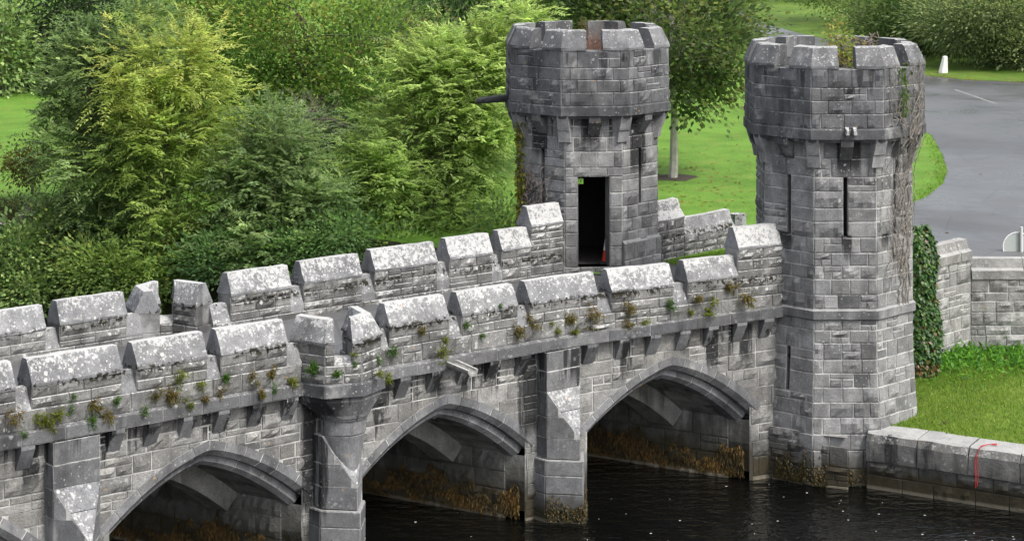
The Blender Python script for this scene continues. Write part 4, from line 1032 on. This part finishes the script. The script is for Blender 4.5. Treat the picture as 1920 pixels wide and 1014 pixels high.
def tuft(name, p, n, rad, cols, mat=None, droop=.5, per=120):
    n = np.array(n); k = per; d = nrm(nr.normal(0, .75, (k, 3))+n*.9+np.array([0, 0, .25])); q = np.array(p)+(nr.normal(0, .24, (k, 3))+nr.normal(0, .34, (4, 3))[nr.integers(0, 4, k)]*np.array([1, .3, 1.1]))*rad
    f = np.clip(nr.uniform(0, 1, k)*.6+.4*np.clip((q[:, 2]-p[2])/rad*.5+.5, 0, 1), 0, 1)
    V = leaves(q, d, rad*.11, rad*.62, droop, 1.2); return quads(name, V, pal(cols, k, f)*nr.uniform(.7, 1.3, (k, 1)), mat or LEAF)
seen = {}
for u, v, sz, c in TUFTS:
    fr = FR if u > 1060 else FL; s_, z = fr.hit(u, v, .2)
    on_string = z < ZB+.03
    nn = .25 if on_string else .19
    if 545 < u < 730:
        t = (u-627)/93.; a = R(max(40, min(150, 33.5+math.degrees(math.acos(max(-1, min(1, t)))))))
        rr = .90 if z > ZB else .98; s_, nn = BAY+rr*math.cos(a), rr*math.sin(a)
        q = fr.xy(s_, nn); z = CH-(v-VH)/F*q.y
        outn = (fr.s*math.cos(a)+fr.n*math.sin(a))
    else: outn = fr.n
    P_ = fr.P(s_, nn, z); rad = sz/F*P_.y*.78
    o = tuft("wall_plant", P_, (outn.x, outn.y, 0), rad, TP[c])
    best = min(NM, key=lambda m: 0 if m[0] <= u <= m[1] else min(abs(u-m[0]), abs(u-m[1])))
    f = (u-best[0])/(best[1]-best[0]); side = "left end" if f < .33 else "middle" if f < .67 else "right end"
    size = "large " if sz >= 24 else "tiny " if sz <= 12 else ""
    lab = f"{size}{TN[c]} tuft on {'string course' if on_string else 'wall'} under {side} of {best[2]}"
    tag(o, lab, "plant", "small plants rooted in the near parapet"); seen.setdefault(lab, []).append((v, o))
for lab, l in seen.items():
    for (v, o), wd in zip(sorted(l, key=lambda q: q[0]), ("upper ", "lower ") if len(l) == 2 else ("highest ", "middle ", "lowest ") if len(l) == 3 else ("",)): o['label'] = wd+lab
# ivy pillar at the start of the retaining wall
iv = thing("ivy", (9.3, 51.3, 1.6), "thick green ivy column covering the wall end right of the tall tower", "ivy")
mb = MB(); mb.tube([(9.3, 51.55, 1.3), (9.32, 51.5, 3.2), (9.25, 51.5, 4.85)], [.34, .33, .2], 10); mb.build("stem", [simple("ivy_wood", (.02, .018, .012), .9)], iv)
k = 6800; th = nr.uniform(math.pi*.95, math.pi*2.05, k); zz = nr.uniform(1.45, 5.1, k); sh = np.clip((5.25-zz)/.9, .2, 1)**.5
wv = .40+.05*np.sin(zz*3)+.05*(zz < 3.4)
p = np.stack([9.31+wv*sh*np.cos(th), 51.42+.30*sh*np.sin(th), zz], 1)+nr.normal(0, .03, (k, 3))
d = nrm(np.stack([np.cos(th)*.5, np.sin(th)*.7, -1.0*np.ones(k)], 1)+nr.normal(0, .35, (k, 3)))
cc = pal([(.015, .05, .012), (.03, .085, .018), (.06, .13, .03), (.10, .17, .04)], k)*nr.uniform(.7, 1.3, (k, 1))
br = nr.uniform(0, 1, k) < (.05+.5*(zz < 2.0)); cc[br] = pal([(.10, .05, .015), (.16, .10, .03)], br.sum())
u_ = nrm(np.cross(d, np.stack([np.cos(th), np.sin(th), .3*np.ones(k)], 1)+nr.normal(0, .3, (k, 3)))); L_ = .092*nr.uniform(.6, 1.3, (k, 1)); W_ = L_*.85
quads("foliage", np.stack([p, p+d*L_*.4+u_*W_*.5, p+d*L_, p+d*L_*.4-u_*W_*.5], 1), cc, LEAFG, iv)
# dead ivy on the right tower
di = thing("dead_ivy", tuple(ptR(1, 1.7, .1, 3.9)), "brown dried ivy stems clinging up the right side of the tall tower", "ivy")
mb = MB()
def AR(z): return 1.645 if z < 6.75 else 1.645+.28*min(1, (z-6.75)/.65) if z < 7.9 else 1.905
for k in range(95):
    z = rng.uniform(4.2, 8.2); t = rng.gauss(.12, .24); pts = []; ln = rng.uniform(.4, 1.6); zz = z; sl_ = rng.gauss(0, .35)
    while zz < min(z+ln, 9.2):
        pts.append(ptR(1, AR(zz)+.02+rng.uniform(0, .05), max(-.6, min(.66, t)), zz)); zz += .09; t += rng.gauss(sl_*.09, .055)
    if len(pts) > 2: mb.tube(pts, [rng.uniform(.005, .012)*(1-.6*q/len(pts)) for q in range(len(pts))], 4)
for k in range(4):
    t = .1+.12*k; pts = []
    for q in range(55): zz = 3.7+q*.1; pts.append(ptR(1, AR(zz)+.035, max(-.6, min(.66, t)), zz)); t += rng.gauss(0, .035)
    mb.tube(pts, [.016*(1-.6*q/55) for q in range(55)], 5)
mb.build("stem", [simple("dry_ivy_stem", (.20, .18, .155), .9, .45, 14)], di)
k = 110; zz = nr.uniform(7.9, 9.1, k); tt = nr.normal(-.15, .1, k)
p = np.array([ptR(1, AR(z)+.06, t, z) for z, t in zip(zz, tt)]); d = nrm(nr.normal(0, .5, (k, 3))+np.array([.3, -.5, -.7]))
quads("foliage", leaves(p, d, .06, .09, .3), pal([(.04, .09, .015), (.11, .16, .03)], k), LEAF, di)
# creeper on the left tower
ci = thing("creeper", tuple(ptL(7, 1.65, -.55, 4.2)), "yellowing creeper with bare stems up the left edge of the doorway tower", "creeper")
mb = MB()
for k in range(46):
    z = rng.uniform(4.6, 6.0); t = rng.gauss(-.3, .22); pts = []; sl_ = rng.gauss(0, .8)
    for q in range(rng.randint(4, 11)): pts.append(ptL(7, 1.64+rng.uniform(0, .12), max(-.67, min(.5, t)), z+q*.07)); t += rng.gauss(sl_*.07, .04)
    mb.tube(pts, .011, 4)
mb.build("stem", [TWIG], ci)
k = 520; zz = nr.uniform(4.6, 7.3, k); tt = -.66+np.abs(nr.normal(0, .10, k))
p = np.array([ptL(7, 1.64+rng.uniform(0, .12), t, z) for z, t in zip(zz, tt)])-np.array([.05, 0, 0]); d = nrm(nr.normal(0, .5, (k, 3))+np.array([-.4, -.5, -.6]))
quads("foliage", leaves(p, d, .07, .10, .3), pal([(.05, .10, .015), (.18, .19, .03), (.30, .27, .04)], k), LEAF, ci)
# sapling and dead stems on the tower tops
tree("maple_sapling", "small orange-leaved sapling sprouting from the top of the right tower", (7.25, 49.9, 7.66), [E(1577, 88, 49.9, 24, 40, .35), E(1585, 115, 49.9, 22, 25, .3), E(1575, 60, 49.9, 15, 18, .2)], 60, 10, [(.05, .09, .014), (.10, .14, .024), (.15, .14, .03), (.19, .10, .04)], lw=.07, ll=.10, cr=.12, trunk=.025, branch=.6)
mb = MB()
for k in range(12): twigs(mb, Vector((1.95+rng.uniform(-.2, .2), 53.1+rng.uniform(-.2, .2), 7.7)), Vector((rng.uniform(-.2, .2), rng.uniform(-.2, .1), 1)).normalized(), rng.uniform(.7, 1.0), .014, 3, .35)
o = mb.build("dead_weed", [simple("dry_red_weed", (.20, .10, .06), .9, .4, 12)]); tag(o, "dry reddish weed stems standing in the top of the doorway tower", "weed")
mb = MB()
p0 = ptR(3, 1.5, .1, 9.3)
for k in range(26):
    a = rng.uniform(0, 6.28); c_ = p0+Vector((rng.uniform(-.22, .22), rng.uniform(-.2, .2), rng.uniform(-.35, .15))); rr = rng.uniform(.08, .2)
    mb.tube([c_+Vector((rr*math.cos(a+q*.6), rr*math.sin(a+q*.6)*.6, .05*q*rng.uniform(.3, 1)-.1)) for q in range(6)], .012, 4)
o = mb.build("dead_creeper", [TWIG]); tag(o, "nest of grey dead creeper on the rear battlement of the right tower", "creeper")

# ------------------------------------------------------------------ small things
ORG = simple("orange_plastic", (.62, .045, .02), .5, .1); WHT = simple("white_sleeve", (.75, .75, .74), .5, .08)
c0 = Vector((2.26, 52.75, 4.0)); cone = thing("traffic_cone", c0, "orange and white traffic cone inside the dark tower doorway", "traffic cone")
mb = MB(); mb.box(c0+Vector((0, 0, .025)), (.40, .40, .05)); mb.build("base", [simple("black_rubber", (.02, .02, .02), .8)], cone)
def frust(mb, c, z0, z1, r0, r1, n=20): mb.hexa([c+Vector((r0*math.cos(2*math.pi*k/n), r0*math.sin(2*math.pi*k/n), z0)) for k in range(n)], [c+Vector((r1*math.cos(2*math.pi*k/n), r1*math.sin(2*math.pi*k/n), z1)) for k in range(n)])
rz_ = lambda z: .155-.125*z/.78
mb = MB(); frust(mb, c0, .05, .30, rz_(.05), rz_(.30)); frust(mb, c0, .62, .80, rz_(.62), rz_(.80)); mb.build("body", [ORG], cone)
mb = MB(); frust(mb, c0, .30, .62, rz_(.30)+.004, rz_(.62)+.004); mb.build("reflective_sleeve", [WHT], cone)
es = thing("exit_sign", (1.60, 52.2, 5.98), "small yellow-green sign hanging in the top left corner of the doorway", "sign")
mb = MB(); mb.box((1.60, 52.30, 5.98), (.13, .015, .125)); mb.build("plate", [simple("lime_green_plate", (.30, .62, .08), .5, .1)], es)
mb = MB(); mb.box((1.60, 52.30, 6.07), (.012, .012, .07)); mb.build("hanger", [simple("steel", (.3, .3, .3), .4, .1, 6, .8)], es)
mb = MB()
for (x, z, a, l, w_) in ((0, .012, 1.2, .05, .016), (-.012, -.022, .9, .035, .012), (.014, -.022, -.9, .035, .012), (.018, .02, -.3, .035, .01)):
    dx, dz = math.cos(a)*l/2, math.sin(a)*l/2; nx_, nz_ = -math.sin(a)*w_/2, math.cos(a)*w_/2; X, Z = 1.60+x, 5.975+z
    mb.poly([(X-dx-nx_, 52.2905, Z-dz-nz_), (X+dx-nx_, 52.2905, Z+dz-nz_), (X+dx+nx_, 52.2905, Z+dz+nz_), (X-dx+nx_, 52.2905, Z-dz+nz_)])
mb.poly([(1.607+.011*math.cos(k), 52.2905, 6.018+.011*math.sin(k)) for k in [i*math.pi/5 for i in range(10)]])
mb.build("running_figure", [simple("dark_green_mark", (.02, .10, .02), .6)], es)
sp = at(1908, 463, 55.); sp = Vector((sp.x, 55., sp.z))
sg = thing("road_sign", (sp.x+.08, 55.05, 3.93), "round road sign seen from its grey back at the right edge behind the wall", "road sign")
GAL = simple("grey_sign_back", (.34, .37, .35), .45, .12, 4, .1)
mb = MB(); n = 36; f = [sp+Vector((.36*math.cos(2*math.pi*k/n), .0, .36*math.sin(2*math.pi*k/n))) for k in range(n)]; mb.hexa([p+Vector((0, .012, 0)) for p in f], f, 0); mb.build("disc", [GAL], sg)
mb = MB(); f2 = [sp+Vector((.36*math.cos(2*math.pi*k/n), -.006, .36*math.sin(2*math.pi*k/n))) for k in range(n+1)]; mb.tube(f2, .012, 5); mb.build("rim", [WHT], sg)
mb = MB(); mb.tube([(sp.x+.08, 54.95, 3.6), (sp.x+.08, 54.95, sp.z+.5)], .04, 12); mb.build("post", [simple("galvanised_post", (.5, .51, .5), .4, .1, 5, .2)], sg)
bp_ = pix(1768, 137, 3.895); mb = MB(); bl = []
for z, r0 in ((0, .22), (.05, .22), (.66, .13), (.74, .12), (.78, .07)): bl.append([bp_+Vector((r0*math.cos(a+.4)+.13*z, r0*math.sin(a+.4), z)) for a in [i*math.pi/4 for i in range(8)]])
for a, b in zip(bl[:-1], bl[1:]):
    for k in range(8): mb.poly([a[k], a[(k+1) % 8], b[(k+1) % 8], b[k]])
mb.poly(bl[-1]); o = mb.build("bollard", [simple("whitewashed_stone", (.62, .62, .60), .8, .15, 9)]); tag(o, "leaning white tapered stone bollard on the verge beside the far bend", "bollard")
# red mooring line over the quay edge
RED = simple("red_rope", (.36, .018, .028), .7, .2, 40); mb = MB()
q = lambda f, n_, z: Vector((qa.x+qd.x*f+qn.x*n_, qa.y+qd.y*f+qn.y*n_, z))
t0 = next(t*.01 for t in range(1000) if (qa+qd*(t*.01)).x/(qa+qd*(t*.01)).y*F+960 > 1832)
mb.tube([q(t0+.30, -.30, 1.245), q(t0+.16, -.20, 1.25), q(t0+.06, -.06, 1.235), q(t0, .06, 1.06), q(t0-.02, .075, .9), q(t0+.0, .08, .6), q(t0-.01, .07, .38)], .010, 6)
mb.tube([q(t0+.10, -.12, 1.24), q(t0+.04, .02, 1.19), q(t0+.03, .075, .95), q(t0+.05, .075, .62), q(t0+.02, .075, .42)], .008, 6)
mb.tube([q(t0+.28+.05*math.cos(a), -.27+.05*math.sin(a), 1.25) for a in [i*.6 for i in range(12)]], .009, 5)
o = mb.build("rope", [RED]); tag(o, "red rope tied on the quay coping and hanging down its face", "rope")

# ------------------------------------------------------------------ countless small growth
def blades(name, pts, cols, lw, ll, up=1.6, sd=.5, mat=None, label=None):
    n = len(pts); d = nr.normal(0, sd, (n, 3))+np.array([0, 0, up])
    o = quads(name, leaves(pts, d, lw, ll, 0., 1.5), pal(cols, n)*nr.uniform(.75, 1.25, (n, 1)), mat or LEAF); o['kind'] = 'stuff'; return o
pts = []
while len(pts) < 36000:
    i, j = min(rng.uniform(0, 26), rng.uniform(0, 34)), rng.uniform(0, ny)
    if rng.random() < .5+.5*(j > 9) and not (i < 2.2 and 3 < j < 9 and rng.random() < .8): pts.append(gp(i, j))
blades("grass", np.array(pts), [(.11, .20, .03), (.18, .29, .045), (.25, .33, .07)], .018, .08)
pts = []
while len(pts) < 5200:
    i, j = rng.uniform(3.2, 15), ny-abs(rng.gauss(0, 1.6)); 
    if j > 5: pts.append(gp(i, j)+Vector((0, 0, abs(rng.gauss(0, .09)))))
blades("weeds", np.array(pts), [(.05, .14, .02), (.10, .25, .035), (.16, .34, .05)], .06, .16, .5, .9)
P3 = []; D3 = []
for fr, c, h in ARCH:                    # wrack hanging on the pier sides
    x = AJ(h)-.02
    A = fr.P(skew(fr, c+x, -.1), -.1, 0); B = to_far(fr.P(skew(fr, c+x, -.42), -.42, 0)); d = (B-A).normalized(); nn = Vector((d.y, -d.x, 0)); nn = nn if nn.dot(Vector((fr.s.x, fr.s.y, 0))) < 0 else -nn
    for k in range(13000):
        f = rng.uniform(0, 1); hgt = .40+.20*math.sin(f*9+c)+.12*math.sin(f*31+2*c)+.07*math.sin(f*83); hgt = max(.2, hgt+.22*(1-f))
        P3.append(A.lerp(B, f)+nn*rng.uniform(.018, .035)+Vector((0, 0, rng.uniform(.05, 1)*hgt+.06))); D3.append(Vector((nn.x*.04, nn.y*.04, -1))+Vector((rng.gauss(0, .28), rng.gauss(0, .28), 0)))
P3 = np.array(P3); D3 = np.array(D3)
o = quads("seaweed", leaves(P3, D3, .013, .085, .2, 1.), pal([(.010, .009, .004), (.035, .026, .008), (.10, .062, .015), (.19, .10, .02)], len(P3), np.clip(nr.uniform(0, 1, len(P3))*.6+.4*np.abs(np.sin(P3[:, 0]*2.3+P3[:, 2]*4)), 0, 1))*nr.uniform(.6, 1.3, (len(P3), 1)), WEED); o['kind'] = 'stuff'
P3 = []
for fr, sc in ((FL, -.18), (FL, BAY-.03), (FL, -11.36)):   # moss cushions at the pier feet
    pl = [fr.P(sc-.54, .36, 0), fr.P(sc, .94, 0), fr.P(sc+.54, .36, 0)]
    for k in range(1100):
        e = rng.random(); a, b = (pl[0], pl[1]) if e < .6 else (pl[1], pl[2]); q_ = a.lerp(b, rng.uniform(0, 1)); P3.append(q_+Vector((fr.n.x*.03, fr.n.y*.03, .06+abs(rng.gauss(.12, .14+.06*math.sin(q_.x*9))))))
for k in range(2600):
    f = abs(rng.gauss(0, .5)); a, b, g_ = (Vector((5.22, 49.15, 0)), Vector((6.35, 48.28, 0)), f) if f < 1 else (Vector((6.35, 48.2, 0)), Vector((7.7, 48.1, 0)), f-1)
    q_ = a.lerp(b, 1-g_ if f < .5 else g_); P3.append(q_+Vector((-.04, -.05, .08+abs(rng.gauss(0, .20+.10*math.sin(q_.x*7)+.06*math.sin(q_.x*17))))))
for k in range(900):
    q_ = Vector((6.45, 48.13, 0)).lerp(Vector((7.85, 48.13, 0)), min(1, abs(rng.gauss(0, .4)))); P3.append(q_+Vector((0, -.02, .05+abs(rng.gauss(0, .13)))))
P3 = np.array(P3); o = quads("moss", leaves(P3, nr.normal(0, .5, (len(P3), 3))+np.array([.2, -.5, -.5]), .03, .06, .3), pal([(.010, .010, .004), (.03, .028, .008), (.10, .06, .015)], len(P3)), WEED); o['kind'] = 'stuff'
mb = MB()
for k in range(60):
    x = rng.uniform(-2, 12); y = rng.uniform(42, min(49., yb(x)-.4)); r_ = rng.uniform(.006, .018)
    mb.poly([(x+r_*1.6*math.cos(a), y+r_*math.sin(a), .006) for a in [i*math.pi/3+k for i in range(6)]])
o = mb.build("foam", [simple("foam", (.7, .7, .68), .6, .05)]); o['kind'] = 'stuff'

P3 = []
for k in range(900):                     # fallen leaves under the tree and along the drive
    if k < 500: P3.append((tb.x+rng.gauss(0, 3.2), tb.y+rng.gauss(-1, 4), G0+.012))
    else:
        i = rng.randrange(5, 11); a, b = Vector(road[i]), Vector(road[i+1]); q_ = a.lerp(b, rng.random()); P3.append((q_.x+rng.gauss(0, .5), q_.y+rng.gauss(0, .6), 3.9))
P3 = np.array(P3); o = quads("fallen_leaves", leaves(P3, nr.normal(0, 1, (len(P3), 3))*np.array([1, 1, .1]), .09, .12, 0., .3), pal([(.10, .06, .02), (.22, .13, .03), (.30, .22, .06)], len(P3)), LEAF); o['kind'] = 'stuff'

pts = []
edges = [road[k:k+2] for k in range(19, 26)]
for k in range(1500):
    a, b = edges[rng.randrange(len(edges))]; a, b = Vector(a), Vector(b); q_ = a.lerp(b, rng.random()); pts.append((q_.x-abs(rng.gauss(.02, .22)), q_.y+rng.gauss(0, .1), G0))
for k in range(2500):
    q_ = Vector((3.7, 53.4)).lerp(Vector((5.8, 55.6)), rng.random()); pts.append((q_.x+rng.gauss(.15, .15), q_.y-abs(rng.gauss(.1, .15)), G0))
blades("edge_grass", np.array(pts), [(.10, .20, .025), (.14, .26, .035), (.19, .28, .05)], .025, .09, 1., .7)
